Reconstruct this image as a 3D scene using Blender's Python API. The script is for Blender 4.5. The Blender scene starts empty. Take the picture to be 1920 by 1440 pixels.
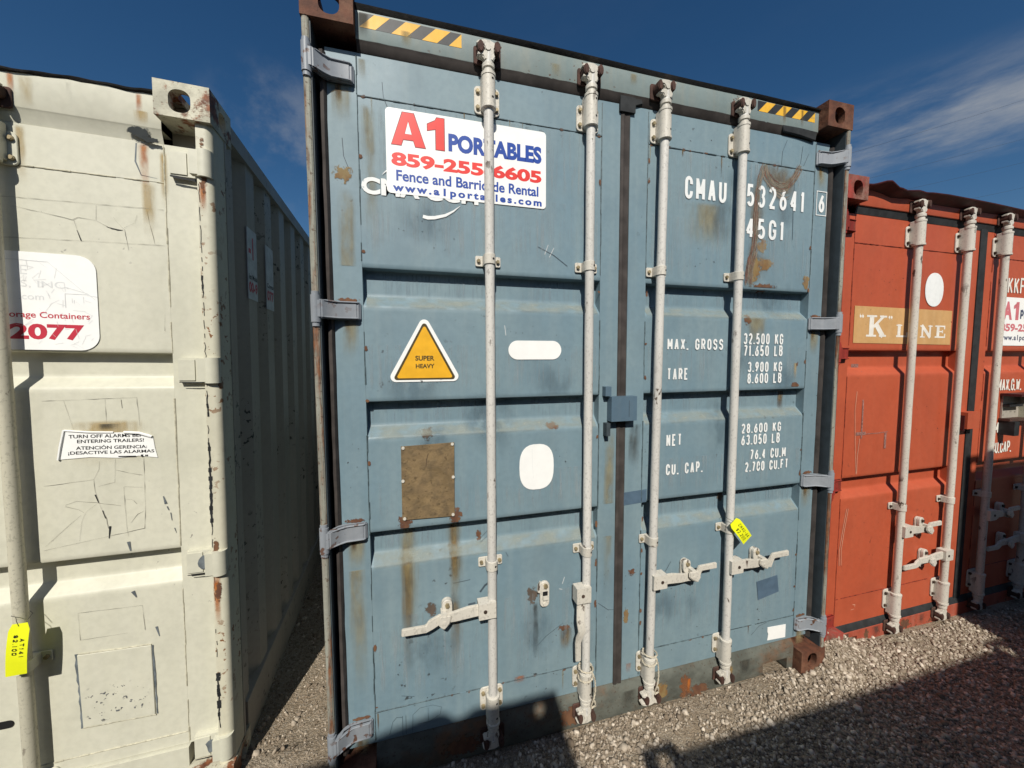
import bpy, bmesh, math, random
import numpy as np
from mathutils import Vector, Matrix, Euler
rad = math.radians
random.seed(7); rng = np.random.default_rng(7)
S = bpy.context.scene
COL = S.collection

# ------------------------------------------------------------------ camera
cd = bpy.data.cameras.new("camera"); cam = bpy.data.objects.new("camera", cd); COL.objects.link(cam)
cam.location = (.3285, -1.4054, 1.6625); cam.rotation_euler = (1.5056, .0037, -.2613)
cd.sensor_width = 36; cd.sensor_fit = 'HORIZONTAL'; cd.lens = 698.26/1920*36
cd.clip_start = .02; cd.clip_end = 2000
S.camera = cam

# ------------------------------------------------------------------ sky + sun
SUN = Vector((.25, 1, -.95))            # travel direction of the light
EL = math.atan2(.95, math.hypot(.25, 1)); AZ = rad(90) - math.atan2(-1, -.25)
W = bpy.data.worlds.new("World"); S.world = W; W.use_nodes = True
nt = W.node_tree; nt.nodes.clear()
def wn(t, **k):
    n = nt.nodes.new(t)
    for a, b in k.items(): setattr(n, a, b)
    return n
sky = wn('ShaderNodeTexSky', sky_type='NISHITA', sun_disc=False, sun_elevation=EL, sun_rotation=AZ,
         altitude=300, air_density=1.0, dust_density=1.1, ozone_density=2.2)
tc = wn('ShaderNodeTexCoord')
def cloud(scale, loc, detail, lo, hi, rough=.6, rot=(0, 0, 0)):
    mp = wn('ShaderNodeMapping'); mp.inputs['Scale'].default_value = scale; mp.inputs['Location'].default_value = loc
    mp.inputs['Rotation'].default_value = rot
    nt.links.new(tc.outputs['Generated'], mp.inputs[0])
    n = wn('ShaderNodeTexNoise'); n.inputs['Scale'].default_value = 1; n.inputs['Detail'].default_value = detail
    n.inputs['Roughness'].default_value = rough; nt.links.new(mp.outputs[0], n.inputs['Vector'])
    r = wn('ShaderNodeMapRange', interpolation_type='SMOOTHSTEP')
    r.inputs[1].default_value = lo; r.inputs[2].default_value = hi; nt.links.new(n.outputs[0], r.inputs[0])
    return r.outputs[0]
def wmath(op, a, b):
    m = wn('ShaderNodeMath', operation=op)
    for i, v in enumerate((a, b)):
        if isinstance(v, (int, float)): m.inputs[i].default_value = v
        else: nt.links.new(v, m.inputs[i])
    return m.outputs[0]
def wlobe(d, lo, hi):                    # soft window round a sky direction
    dt = wn('ShaderNodeVectorMath', operation='DOT_PRODUCT'); nt.links.new(tc.outputs['Generated'], dt.inputs[0])
    dt.inputs[1].default_value = Vector(d).normalized()
    r = wn('ShaderNodeMapRange', interpolation_type='SMOOTHSTEP'); r.inputs[1].default_value = lo; r.inputs[2].default_value = hi
    nt.links.new(dt.outputs['Value'], r.inputs[0]); return r.outputs[0]
def wband(nrm, half):                    # streak lying along a great circle of the sky
    dt = wn('ShaderNodeVectorMath', operation='DOT_PRODUCT'); nt.links.new(tc.outputs['Generated'], dt.inputs[0])
    dt.inputs[1].default_value = Vector(nrm).normalized()
    ab = wmath('ABSOLUTE', dt.outputs['Value'], 0)
    r = wn('ShaderNodeMapRange', interpolation_type='SMOOTHSTEP'); r.inputs[1].default_value = half; r.inputs[2].default_value = 0
    nt.links.new(ab, r.inputs[0]); return r.outputs[0]
def pxdir(x, y):                         # direction of a spot of the sky as seen by the photographer
    R = cam.rotation_euler.to_matrix(); return (R @ Vector(((x-960)/698.26, -(y-720)/698.26, -1))).normalized()
a_, b_ = pxdir(1560, 285), pxdir(1940, 190)
along = (b_-a_).normalized(); nrm = a_.cross(b_).normalized()
streak = wband(nrm, .115)
wisp = cloud((2.2, 2.2, 9), (3.1, .4, 1.7), 8, .42, .70, .62, (0, rad(14), 0))
c1 = wmath('MULTIPLY', wmath('MULTIPLY', streak, wisp), wlobe(pxdir(1800, 235), .82, .97))
puff = cloud((9, 9, 11), (1.2, 5.2, .3), 6, .40, .72, .6)
c2 = wmath('MULTIPLY', puff, wlobe(pxdir(530, 268), .988, .9992))
veil = wmath('MULTIPLY', cloud((1.6, 1.6, 5), (8, 1, 2), 6, .5, .85, .6), .05)
veil2 = wmath('MULTIPLY', wlobe(pxdir(0, 40), .86, 1.0), .10)
cl = wmath('ADD', wmath('ADD', wmath('MULTIPLY', c1, 1.1), wmath('MULTIPLY', c2, .40)), wmath('MULTIPLY', veil, .6))
mix = wn('ShaderNodeMixRGB'); nt.links.new(cl, mix.inputs[0]); mix.inputs[2].default_value = (4.6, 5.0, 5.6, 1)
hs = wn('ShaderNodeHueSaturation'); hs.inputs['Saturation'].default_value = 1.31; hs.inputs['Value'].default_value = 1
nt.links.new(sky.outputs[0], hs.inputs['Color']); nt.links.new(hs.outputs[0], mix.inputs[1])
bg = wn('ShaderNodeBackground'); bg.inputs[1].default_value = .065
out = wn('ShaderNodeOutputWorld'); nt.links.new(mix.outputs[0], bg.inputs[0]); nt.links.new(bg.outputs[0], out.inputs[0])
sl = bpy.data.lights.new("sun", 'SUN'); sl.energy = 5.0; sl.angle = rad(.55); sl.color = (1, .955, .87)
so = bpy.data.objects.new("sun", sl); COL.objects.link(so); so.rotation_euler = SUN.to_track_quat('-Z', 'Y').to_euler(); so.location = (-3, -10, 12)
S.render.engine = 'CYCLES'; S.cycles.transparent_max_bounces = 64
S.view_settings.view_transform = 'Standard'; S.view_settings.look = 'None'; S.view_settings.exposure = 0; S.view_settings.gamma = 1

# ------------------------------------------------------------------ materials
class NB:
    """small node builder for one material"""
    def __init__(s, name):
        s.m = bpy.data.materials.new(name); s.m.use_nodes = True; s.t = s.m.node_tree; s.t.nodes.clear()
        s.out = s.n('ShaderNodeOutputMaterial'); s.p = s.n('ShaderNodeBsdfPrincipled')
        s.t.links.new(s.p.outputs[0], s.out.inputs[0]); s.co = s.n('ShaderNodeTexCoord')
    def n(s, t, **k):
        x = s.t.nodes.new(t)
        for a, b in k.items(): setattr(x, a, b)
        return x
    def put(s, sock, v):
        if isinstance(v, (int, float)): sock.default_value = v
        elif isinstance(v, tuple): sock.default_value = v if len(v) == 4 or sock.type == 'VECTOR' else (*v, 1)
        else: s.t.links.new(v, sock)
    def noise(s, scale, detail=4, sc=(1, 1, 1), rough=.55, loc=(0, 0, 0), uv=False, dist=0):
        mp = s.n('ShaderNodeMapping'); mp.inputs['Scale'].default_value = sc; mp.inputs['Location'].default_value = loc
        s.t.links.new(s.co.outputs['UV' if uv else 'Object'], mp.inputs[0])
        n = s.n('ShaderNodeTexNoise'); n.inputs['Scale'].default_value = scale; n.inputs['Detail'].default_value = detail
        n.inputs['Roughness'].default_value = rough; n.inputs['Distortion'].default_value = dist
        s.t.links.new(mp.outputs[0], n.inputs['Vector']); return n.outputs[0]
    def ramp(s, v, lo, hi, a=0., b=1.):
        r = s.n('ShaderNodeMapRange', interpolation_type='SMOOTHSTEP')
        s.put(r.inputs[0], v)
        for i, q in enumerate((lo, hi, a, b)): s.put(r.inputs[i+1], q)
        return r.outputs[0]
    def math(s, op, a, b=0.):
        m = s.n('ShaderNodeMath', operation=op); s.put(m.inputs[0], a); s.put(m.inputs[1], b); return m.outputs[0]
    def mix(s, f, a, b):
        m = s.n('ShaderNodeMixRGB'); s.put(m.inputs[0], f); s.put(m.inputs[1], a); s.put(m.inputs[2], b); return m.outputs[0]
    def axis(s, i, uv=False):
        x = s.n('ShaderNodeSeparateXYZ'); s.t.links.new(s.co.outputs['UV' if uv else 'Object'], x.inputs[0]); return x.outputs[i]
    def done(s, col, rough=.5, bump=None, bs=.3, bd=.002, spec=.4, metal=0., alpha=None):
        s.put(s.p.inputs['Base Color'], col); s.put(s.p.inputs['Roughness'], rough)
        s.p.inputs['Specular IOR Level'].default_value = spec; s.p.inputs['Metallic'].default_value = metal
        if bump is not None:
            b = s.n('ShaderNodeBump'); b.inputs['Strength'].default_value = bs; b.inputs['Distance'].default_value = bd
            s.put(b.inputs['Height'], bump); s.t.links.new(b.outputs[0], s.p.inputs['Normal'])
        if alpha is not None: s.put(s.p.inputs['Alpha'], alpha)
        return s.m

def paint(name, c, c2, c3, rust=.3, rustcol=(.10, .042, .02), rough=.5, streak=.35, chip=.62, bump=.25, seed=0., chipcol=None, dirt_=.3):
    b = NB(name); L = (seed, seed*2.3, seed*.7)
    big = b.ramp(b.noise(1.7, 5, loc=L), .3, .7)
    col = b.mix(big, c, c2)
    col = b.mix(b.math('MULTIPLY', b.ramp(b.noise(5.5, 4, sc=(1, 1, .7), loc=(seed+3, seed, seed)), .45, .72), .30), col, tuple(x*.70 for x in c)); col = b.mix(b.math('MULTIPLY', b.ramp(b.noise(9, 6, sc=(1, 1, .55), rough=.65, loc=(seed, seed+9, seed)), .55, .78), .35), col, c3)
    st = b.noise(1, 4, sc=(26, 26, .9), loc=L); col = b.mix(b.math('MULTIPLY', b.ramp(st, .42, .75), streak), col, c3)
    fine = b.noise(42, 3, loc=L); col = b.mix(b.math('MULTIPLY', b.ramp(fine, .35, .7), .22), col, tuple(x*.72 for x in c))
    dirt = b.math('MULTIPLY', b.ramp(b.noise(3.2, 6, sc=(1.6, 1.6, .5), loc=L), .52, .8), dirt_)
    col = b.mix(dirt, col, tuple(.6*x+.02 for x in c))
    cm = b.math('MULTIPLY', b.ramp(b.noise(38, 3, loc=L), chip, chip+.035), b.ramp(b.noise(2.6, 3, loc=L), .55-.2*rust, .75-.2*rust))
    col = b.mix(cm, col, chipcol or rustcol)
    h = b.math('ADD', b.math('MULTIPLY', b.noise(4.5, 3, loc=L), 2.2), b.math('MULTIPLY', fine, .12))
    h = b.math('SUBTRACT', h, b.math('MULTIPLY', cm, .25))
    return b.done(col, b.ramp(big, 0, 1, rough-.06, rough+.08), h, bump, .004)

def rusty(name, paintc, r1, r2, lo, hi, sc=(1, 1, 1), rough=.75, scale=7):
    b = NB(name)
    n = b.noise(scale, 7, sc=sc, rough=.65); f = b.ramp(n, lo, hi)
    rc = b.mix(b.ramp(b.noise(30, 5), .35, .65), r1, r2)
    pc = b.mix(b.ramp(b.noise(12, 4, sc=sc), .35, .7), paintc, tuple(x*.62 for x in paintc))
    col = b.mix(f, pc, rc)
    sp = b.ramp(b.noise(85, 2), .62, .68); col = b.mix(b.math('MULTIPLY', sp, .6), col, tuple(x*.35 for x in r1))
    return b.done(col, rough, b.math('ADD', b.noise(60, 4), b.math('MULTIPLY', f, .5)), .6, .003, .25)

def flat(name, c, rough=.5, var=.12, spec=.35, metal=0., bump=.12, scale=25, seed=0.):
    b = NB(name); n = b.noise(scale, 4, loc=(seed, seed, seed)); f = b.ramp(n, .3, .7)
    return b.done(b.mix(f, c, tuple(x*(1-var*2) for x in c)), rough, n, bump, .002, spec, metal)

def decal(name, c, kind, strength=.8, c2=None, seed=0.):   # noise is in metres, so no two stains repeat
    """thin stain with a ragged outline of its own (uv space)"""
    b = NB(name); u, v = b.axis(0, True), b.axis(1, True); L = (seed, seed*1.7, 0)
    if kind == 'drip':
        n = b.noise(1, 5, sc=(60, 60, 3.5), loc=L)
        uc = b.math('ADD', b.math('ABSOLUTE', b.math('SUBTRACT', u, .5)), b.math('MULTIPLY', b.math('SUBTRACT', n, .5), .55))
        a = b.math('MULTIPLY', b.ramp(uc, .44, .06), b.math('MULTIPLY', b.ramp(v, 0, .75), b.ramp(v, 1, .90))); a = b.math('MULTIPLY', a, b.ramp(b.noise(14, 5, sc=(1, 1, .4), loc=L), .25, .62))
    elif kind == 'blotch':
        x = b.math('MULTIPLY', b.math('SUBTRACT', u, .5), 2); y = b.math('MULTIPLY', b.math('SUBTRACT', v, .5), 2)
        r = b.math('SQRT', b.math('ADD', b.math('MULTIPLY', x, x), b.math('MULTIPLY', y, y)))
        a = b.ramp(b.math('ADD', r, b.math('MULTIPLY', b.math('SUBTRACT', b.noise(48, 7, loc=L, rough=.68), .5), 2.6)), .74, .58)
        a = b.math('MULTIPLY', a, b.ramp(r, 1, .85))
    elif kind == 'speck':
        x = b.math('MULTIPLY', b.math('SUBTRACT', u, .5), 2); y = b.math('MULTIPLY', b.math('SUBTRACT', v, .5), 2)
        r = b.math('SQRT', b.math('ADD', b.math('MULTIPLY', x, x), b.math('MULTIPLY', y, y)))
        a = b.math('MULTIPLY', b.ramp(b.noise(75, 3, loc=L), .70, .735), b.ramp(r, 1, .45))
    elif kind == 'wash':
        a = b.math('MULTIPLY', b.math('MULTIPLY', b.ramp(v, 0, .3), b.ramp(v, 1, .6)), b.ramp(b.noise(14, 6, sc=(1, 1, 2), loc=L), .25, .7))
    elif kind == 'soft':
        x = b.math('MULTIPLY', b.math('SUBTRACT', u, .5), 2); y = b.math('MULTIPLY', b.math('SUBTRACT', v, .5), 2)
        r = b.math('SQRT', b.math('ADD', b.math('MULTIPLY', x, x), b.math('MULTIPLY', y, y)))
        a = b.math('MULTIPLY', b.ramp(r, 1, .2), b.ramp(b.noise(17, 5, sc=(1, 1, .5), loc=L), .3, .65))
    elif kind == 'speck2':
        x = b.math('MULTIPLY', b.math('SUBTRACT', u, .5), 2); y = b.math('MULTIPLY', b.math('SUBTRACT', v, .5), 2)
        a = b.math('MULTIPLY', b.ramp(b.noise(62, 4, loc=L), .62, .66), b.ramp(b.math('MAXIMUM', b.math('ABSOLUTE', x), b.math('ABSOLUTE', y)), 1, .6))
    elif kind == 'streaks':
        n = b.noise(1, 3, sc=(95, 95, 5), loc=L)
        a = b.math('MULTIPLY', b.ramp(n, .45, .72), b.ramp(v, 0, .35))
        a = b.math('MULTIPLY', a, b.ramp(b.noise(6, 3, loc=L), .3, .65))
    elif kind == 'scrape':
        n = b.noise(55, 5, sc=(1, 1, .35), loc=L)
        e = b.math('ABSOLUTE', b.math('SUBTRACT', u, .5))
        a = b.math('MULTIPLY', b.ramp(b.math('ADD', e, b.math('MULTIPLY', b.math('SUBTRACT', b.noise(70, 5, loc=L), .5), .8)), .5, .30), b.ramp(n, .30, .55))
    else:
        a = 1.0
    a = b.math('MULTIPLY', a, strength)
    col = b.mix(b.ramp(b.noise(40, 5, sc=(1, 1, .5), loc=L), .35, .65), c, c2 or tuple(x*.6 for x in c))
    return b.done(col, .75, None, spec=.2, alpha=a)

M = {}
M['blue'] = paint('blue_paint', (.160, .242, .288), (.188, .262, .29), (.235, .30, .318), rust=.1, seed=1., chipcol=(.05, .06, .065), chip=.66)
M['seam_cover'] = paint('seam_cover_paint', (.085, .14, .19), (.10, .155, .20), (.12, .16, .19), rust=.5, seed=31., chip=.6)
M['blue_hinge'] = paint('hinge_grey_paint', (.225, .248, .275), (.26, .28, .305), (.33, .34, .355), rust=.6, seed=2., chip=.60, streak=.5)
M['blue_post'] = rusty('weathered_post_paint', (.30, .30, .25), (.20, .085, .04), (.10, .05, .03), .46, .60, (2.2, 2.2, .22), scale=9)
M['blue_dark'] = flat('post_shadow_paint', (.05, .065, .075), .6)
M['blue_header'] = paint('header_paint', (.20, .255, .25), (.22, .27, .265), (.28, .285, .24), rust=.5, streak=.5, seed=3., chip=.64)
M['blue_sill'] = rusty('sill_worn_paint', (.125, .132, .112), (.15, .085, .05), (.10, .075, .05), .48, .68, (1, 1, 1.4), scale=4)
M['gasket_brown'] = flat('old_rubber_brown', (.070, .060, .055), .7, .22, .2, scale=14)
M['gasket_dark'] = flat('old_rubber_dark', (.030, .032, .033), .65, .2, .25)
M['cast_rust'] = rusty('rusted_casting', (.20, .10, .06), (.135, .052, .03), (.085, .037, .024), .35, .55)
M['rod'] = None
def rodmat(name, c, seed, lo=.60):
    b = NB(name); L = (seed, seed, seed)
    c2 = b.mix(b.ramp(b.noise(2.2, 4, sc=(1, 1, .7), loc=L), .35, .7), c, tuple(x*.86 for x in c))
    sp = b.ramp(b.noise(120, 2, sc=(1, 1, .8), loc=L), .55, .66); c2 = b.mix(b.math('MULTIPLY', sp, .42), c2, tuple(x*.45 for x in c)); c2 = b.mix(b.math('MULTIPLY', b.ramp(b.noise(1, 4, sc=(60, 60, 5), loc=L), .5, .75), .2), c2, tuple(x*.65 for x in c))
    ch = b.math('MULTIPLY', b.ramp(b.noise(34, 4, sc=(1, 1, .45), loc=L), lo, lo+.04), b.ramp(b.noise(3, 2, loc=L), .5, .62))
    c2 = b.mix(ch, c2, (.10, .075, .06))
    return b.done(c2, .5, b.noise(90, 3, loc=L), .25, .002, .35)
M['rod'] = rodmat('rod_white_paint', (.61, .59, .545), 1., .61)
M['rod_red'] = rodmat('rod_offwhite_paint', (.58, .54, .47), 4.)
M['rod_cream'] = rodmat('rod_cream_paint', (.50, .475, .37), 8., .66)
M['bracket'] = rodmat('bracket_cream_paint', (.60, .565, .49), 12., .60)
M['bolt'] = flat('plated_bolt', (.42, .34, .20), .45, .25, .5, .3)
M['bolt_rust'] = flat('rusty_bolt', (.075, .048, .034), .8, .3)
M['hole'] = flat('dark_drain_hole', (.008, .008, .008), .9, 0)
M['cam_rust'] = rusty('rusted_keeper', (.10, .06, .045), (.085, .042, .032), (.05, .028, .022), .3, .5)
M['red'] = paint('red_paint', (.405, .077, .034), (.435, .086, .037), (.435, .105, .05), rust=.1, seed=5., streak=.25, chip=.66, chipcol=(.12, .03, .02))
M['red_post'] = rusty('red_post_paint', (.30, .035, .025), (.14, .05, .03), (.07, .03, .02), .52, .68, (2, 2, .3))
M['red_sill'] = paint('red_sill_paint', (.36, .075, .04), (.33, .06, .035), (.40, .13, .09), rust=.8, seed=6., streak=.6, chip=.58)
M['red_lip'] = flat('maroon_and_lip_shade', (.075, .013, .014), .55, .25)  # dark maroon puts the shade of the down-facing roof lip into its colour
M['red_cast'] = rusty('red_rusted_casting', (.34, .06, .045), (.15, .06, .04), (.24, .13, .10), .40, .58)
M['cream'] = paint('cream_paint', (.575, .565, .455), (.60, .585, .475), (.62, .605, .51), rust=.25, seed=9., streak=.25, chip=.68, rough=.42, chipcol=(.20, .19, .17), dirt_=.1)
M['cream_post'] = paint('cream_post_paint', (.58, .56, .44), (.60, .575, .45), (.55, .50, .35), rust=.75, seed=11., streak=.3, chip=.585, rough=.45, rustcol=(.20, .085, .03))
M['cream_cast'] = rusty('cream_rusted_casting', (.60, .575, .45), (.27, .10, .045), (.12, .05, .03), .515, .60, scale=11, rough=.6)
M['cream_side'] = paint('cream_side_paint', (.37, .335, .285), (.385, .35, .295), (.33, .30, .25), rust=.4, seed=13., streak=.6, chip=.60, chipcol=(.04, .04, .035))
M['black_lip'] = rusty('black_roof_lip', (.012, .012, .012), (.022, .017, .015), (.05, .04, .033), .5, .75)
M['white'] = flat('white_vinyl', (.86, .86, .83), .35, .02, .4, bump=.03)
M['white_paint'] = paint('white_stencil_paint', (.80, .81, .79), (.78, .79, .77), (.70, .72, .71), rust=.15, seed=15., streak=.2, chip=.66, bump=.05, chipcol=(.17, .24, .27))
M['white_red'] = flat('white_stencil_on_red', (.80, .76, .68), .5, .08, bump=.05)
M['sign_red'] = flat('sign_red_ink', (.74, .055, .045), .35, .03, bump=.03)
M['sign_dark'] = flat('sign_maroon_outline', (.16, .02, .03), .4, .03, bump=.03)
M['sign_blue'] = flat('sign_blue_ink', (.028, .075, .34), .35, .03, bump=.03)
M['pink_ink'] = flat('faded_pink_ink', (.62, .17, .19), .45, .1, bump=.03)
M['navy_ink'] = flat('faded_navy_ink', (.07, .085, .15), .45, .1, bump=.03)
M['crimson'] = flat('crimson_ink', (.52, .035, .06), .4, .05, bump=.03)
M['ghost'] = flat('ghost_lettering', (.70, .71, .70), .4, .04, bump=.03)
M['side_vinyl'] = flat('aged_side_vinyl', (.62, .64, .65), .5, .12)
M['ghost2'] = flat('ghost_lines', (.68, .685, .685), .4, .04, bump=.03)
M['black_ink'] = flat('black_ink', (.012, .012, .014), .5, .05, bump=.03)
M['yellow'] = flat('warning_yellow', (.80, .42, .025), .38, .06, bump=.03)
M['tri_border'] = flat('triangle_brown_border', (.075, .055, .02), .45, .05)
M['hazard_yellow'] = paint('hazard_yellow_film', (.80, .44, .03), (.78, .42, .03), (.80, .52, .12), rust=.4, seed=17., streak=.5, chip=.6, bump=.05, chipcol=(.25, .2, .12))
M['hazard_black'] = flat('hazard_black_film', (.035, .036, .038), .5, .15)
M['kline'] = paint('tan_logo_paint', (.52, .30, .115), (.55, .32, .13), (.60, .40, .2), rust=.1, seed=19., streak=.3, chip=.68, bump=.05)
M['plate'] = rusty('rusted_brass_plate', (.235, .165, .085), (.20, .14, .075), (.13, .095, .055), .35, .6, scale=22, rough=.5)
M['tag'] = flat('fluorescent_card', (.80, .84, .015), .5, .03, bump=.03)
M['wire'] = flat('thin_tie_wire', (.06, .06, .06), .4, .1, .5, .6)
M['rope'] = flat('rope_fibre', (.60, .54, .42), .8, .2, scale=160, bump=.6)
M['crack'] = flat('paint_crack', (.27, .255, .205), .8, .3)
M['flake'] = flat('bare_primer', (.17, .195, .21), .6, .25)
M['black_peel'] = flat('peeled_black', (.02, .022, .024), .7, .3)
M['weld_blue'] = flat('weld_bead_blue', (.10, .145, .16), .55, .3, scale=60, bump=.6)
M['weld_red'] = flat('weld_bead_red', (.26, .042, .022), .55, .3, scale=60, bump=.6)
M['weld_cream'] = flat('weld_bead_cream', (.56, .53, .40), .55, .2, scale=60, bump=.6)
M['scratch_pale'] = flat('pale_scratch', (.62, .30, .20), .7, .1)
M['scratch_grey'] = flat('glue_residue', (.36, .18, .15), .7, .3, scale=90)
M['scuff'] = flat('dark_scuff', (.07, .10, .125), .6, .2)
M['ghostpatch'] = flat('unfaded_blue_patch', (.085, .135, .19), .5, .1)
M['d_rust'] = decal('rust_drip', (.21, .135, .05), 'drip', .85, (.09, .06, .035), 1)
M['d_rust2'] = decal('pale_rust_drip', (.34, .29, .16), 'drip', .55, (.25, .20, .10), 3)
M['d_orange'] = decal('orange_rust_drip', (.48, .16, .03), 'drip', .95, (.36, .10, .025), 5)
M['d_tan'] = decal('tan_rust_run', (.42, .30, .12), 'drip', .7, (.46, .36, .2), 7)
M['d_blotch'] = decal('rust_blotch', (.115, .055, .035), 'blotch', .95, (.17, .085, .045), 2)
M['d_oblotch'] = decal('orange_rust_blotch', (.22, .092, .042), 'blotch', .7, (.24, .09, .035), 14)
M['d_ochre'] = decal('ochre_rust_stain', (.30, .21, .09), 'blotch', .75, (.24, .13, .05), 9)
M['d_bare'] = decal('worn_brown_patch', (.095, .075, .06), 'blotch', .95, (.12, .09, .07), 4)
M['d_speck'] = decal('dark_specks', (.035, .045, .05), 'speck', .9, (.06, .04, .03), 6)
M['d_greyspeck'] = decal('chipped_specks', (.16, .17, .18), 'speck2', .95, (.1, .1, .1), 8)
M['d_streak'] = decal('washed_streaks', (.28, .35, .385), 'streaks', .6, (.24, .31, .36), 1)
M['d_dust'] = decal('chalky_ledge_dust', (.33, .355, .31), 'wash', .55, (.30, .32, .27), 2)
M['d_wash'] = decal('faint_white_wash', (.36, .42, .44), 'streaks', .42, (.33, .38, .39), 7)
M['d_dark'] = decal('dark_soft_grime', (.08, .13, .165), 'soft', .30, (.08, .13, .17), 7)
M['d_scrape'] = decal('scraped_rust', (.115, .055, .042), 'scrape', .95, (.20, .10, .07), 1)
M['d_halo'] = decal('scraped_halo', (.25, .235, .19), 'scrape', .55, (.20, .17, .12), 21)
M['d_scrape2'] = decal('scraped_tan', (.22, .175, .125), 'scrape', .8, (.27, .22, .17), 5)
M['d_black'] = decal('peeled_black_patch', (.022, .026, .028), 'blotch', 1., (.03, .035, .035), 12)
M['d_soot'] = decal('sooty_run', (.05, .05, .045), 'drip', .75, (.08, .075, .06), 15)

# ------------------------------------------------------------------ mesh builder
class MB:
    def __init__(s): s.nq = 0; s.bm = bmesh.new(); s.mats = []; s.uv = s.bm.loops.layers.uv.new('uv')
    def mi(s, m):
        m = M[m] if isinstance(m, str) else m
        if m not in s.mats: s.mats.append(m)
        return s.mats.index(m)
    def _fin(s, faces, mat, bev=0, seg=1):
        i = s.mi(mat)
        for f in faces: f.material_index = i
        if bev:
            es = list({e for f in faces for e in f.edges if len(e.link_faces) == 2 and e.calc_face_angle(0) > .5})
            r = bmesh.ops.bevel(s.bm, geom=es, offset=bev, segments=seg, affect='EDGES', clamp_overlap=True)
            for f in r['faces']: f.material_index = i
        return faces
    def box(s, x0, x1, y0, y1, z0, z1, mat, bev=0, seg=1):
        v = [s.bm.verts.new((x, y, z)) for x in (x0, x1) for y in (y0, y1) for z in (z0, z1)]
        q = [(0, 1, 3, 2), (4, 6, 7, 5), (0, 4, 5, 1), (2, 3, 7, 6), (0, 2, 6, 4), (1, 5, 7, 3)]
        return s._fin([s.bm.faces.new([v[i] for i in f]) for f in q], mat, bev, seg)
    def prism(s, poly, axis, a, b, mat, bev=0, seg=1):
        """poly in the plane normal to axis; axis x:(y,z) y:(x,z) z:(x,y)"""
        def P(p, t): return {'x': (t, p[0], p[1]), 'y': (p[0], t, p[1]), 'z': (p[0], p[1], t)}[axis]
        A = [s.bm.verts.new(P(p, a)) for p in poly]; B = [s.bm.verts.new(P(p, b)) for p in poly]; n = len(poly)
        fs = [s.bm.faces.new(A[::-1]), s.bm.faces.new(B)] + [s.bm.faces.new((A[i], A[(i+1) % n], B[(i+1) % n], B[i])) for i in range(n)]
        bmesh.ops.recalc_face_normals(s.bm, faces=fs)
        return s._fin(fs, mat, bev, seg)
    def cyl(s, p0, p1, r, mat, seg=14, r1=None, cap=True, a0=0):
        p0, p1 = Vector(p0), Vector(p1); d = (p1-p0).normalized(); r1 = r if r1 is None else r1
        u = d.orthogonal().normalized(); w = d.cross(u)
        A, B = [], []
        for i in range(seg):
            t = 2*math.pi*i/seg+a0; o = u*math.cos(t)+w*math.sin(t)
            A.append(s.bm.verts.new(p0+o*r)); B.append(s.bm.verts.new(p1+o*r1))
        fs = [s.bm.faces.new((A[i], A[(i+1) % seg], B[(i+1) % seg], B[i])) for i in range(seg)]
        if cap: fs += [s.bm.faces.new(A[::-1]), s.bm.faces.new(B)]
        return s._fin(fs, mat)
    def lathe(s, x, y, prof, mat, seg=16):
        """prof: list of (z, r) round a vertical axis"""
        rings = [[s.bm.verts.new((x+r*math.cos(2*math.pi*i/seg), y+r*math.sin(2*math.pi*i/seg), z)) for i in range(seg)] for z, r in prof]
        fs = []
        for a, b in zip(rings, rings[1:]):
            fs += [s.bm.faces.new((a[i], a[(i+1) % seg], b[(i+1) % seg], b[i])) for i in range(seg)]
        fs += [s.bm.faces.new(rings[0][::-1]), s.bm.faces.new(rings[-1])]
        bmesh.ops.recalc_face_normals(s.bm, faces=fs)
        return s._fin(fs, mat)
    def tube(s, pts, r, mat, seg=8, closed=False):
        pts = [Vector(p) for p in pts]; n = len(pts); rings = []
        up = Vector((.13, .41, .9)).normalized()
        for i, p in enumerate(pts):
            t = (pts[min(i+1, n-1)]-pts[max(i-1, 0)]).normalized()
            u = t.cross(up); u = u.normalized() if u.length > 1e-4 else t.orthogonal().normalized(); w = t.cross(u)
            rr = r[i] if isinstance(r, (list, tuple)) else r
            rings.append([s.bm.verts.new(p+(u*math.cos(2*math.pi*k/seg)+w*math.sin(2*math.pi*k/seg))*rr) for k in range(seg)])
        fs = []
        for a, b in zip(rings, rings[1:]): fs += [s.bm.faces.new((a[k], a[(k+1) % seg], b[(k+1) % seg], b[k])) for k in range(seg)]
        fs += [s.bm.faces.new(rings[0][::-1]), s.bm.faces.new(rings[-1])]
        bmesh.ops.recalc_face_normals(s.bm, faces=fs)
        return s._fin(fs, mat)
    def bar(s, pts, w, t, mat, bev=.003):
        """flat bar following pts (x,y,z): w is the height in the plane of the door, t the thickness in y"""
        pts = [Vector(p) for p in pts]; n = len(pts); rings = []
        for i, p in enumerate(pts):
            d = (pts[min(i+1, n-1)]-pts[max(i-1, 0)]); d.y = 0; d.normalize(); q = Vector((-d.z, 0, d.x))
            ww = (w[i] if isinstance(w, (list, tuple)) else w)/2
            rings.append([s.bm.verts.new(p+q*a*ww+Vector((0, b*t/2, 0))) for a, b in ((-1, -1), (1, -1), (1, 1), (-1, 1))])
        fs = []
        for a, b in zip(rings, rings[1:]): fs += [s.bm.faces.new((a[k], a[(k+1) % 4], b[(k+1) % 4], b[k])) for k in range(4)]
        fs += [s.bm.faces.new(rings[0][::-1]), s.bm.faces.new(rings[-1])]
        bmesh.ops.recalc_face_normals(s.bm, faces=fs)
        return s._fin(fs, mat, bev, 2)
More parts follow.
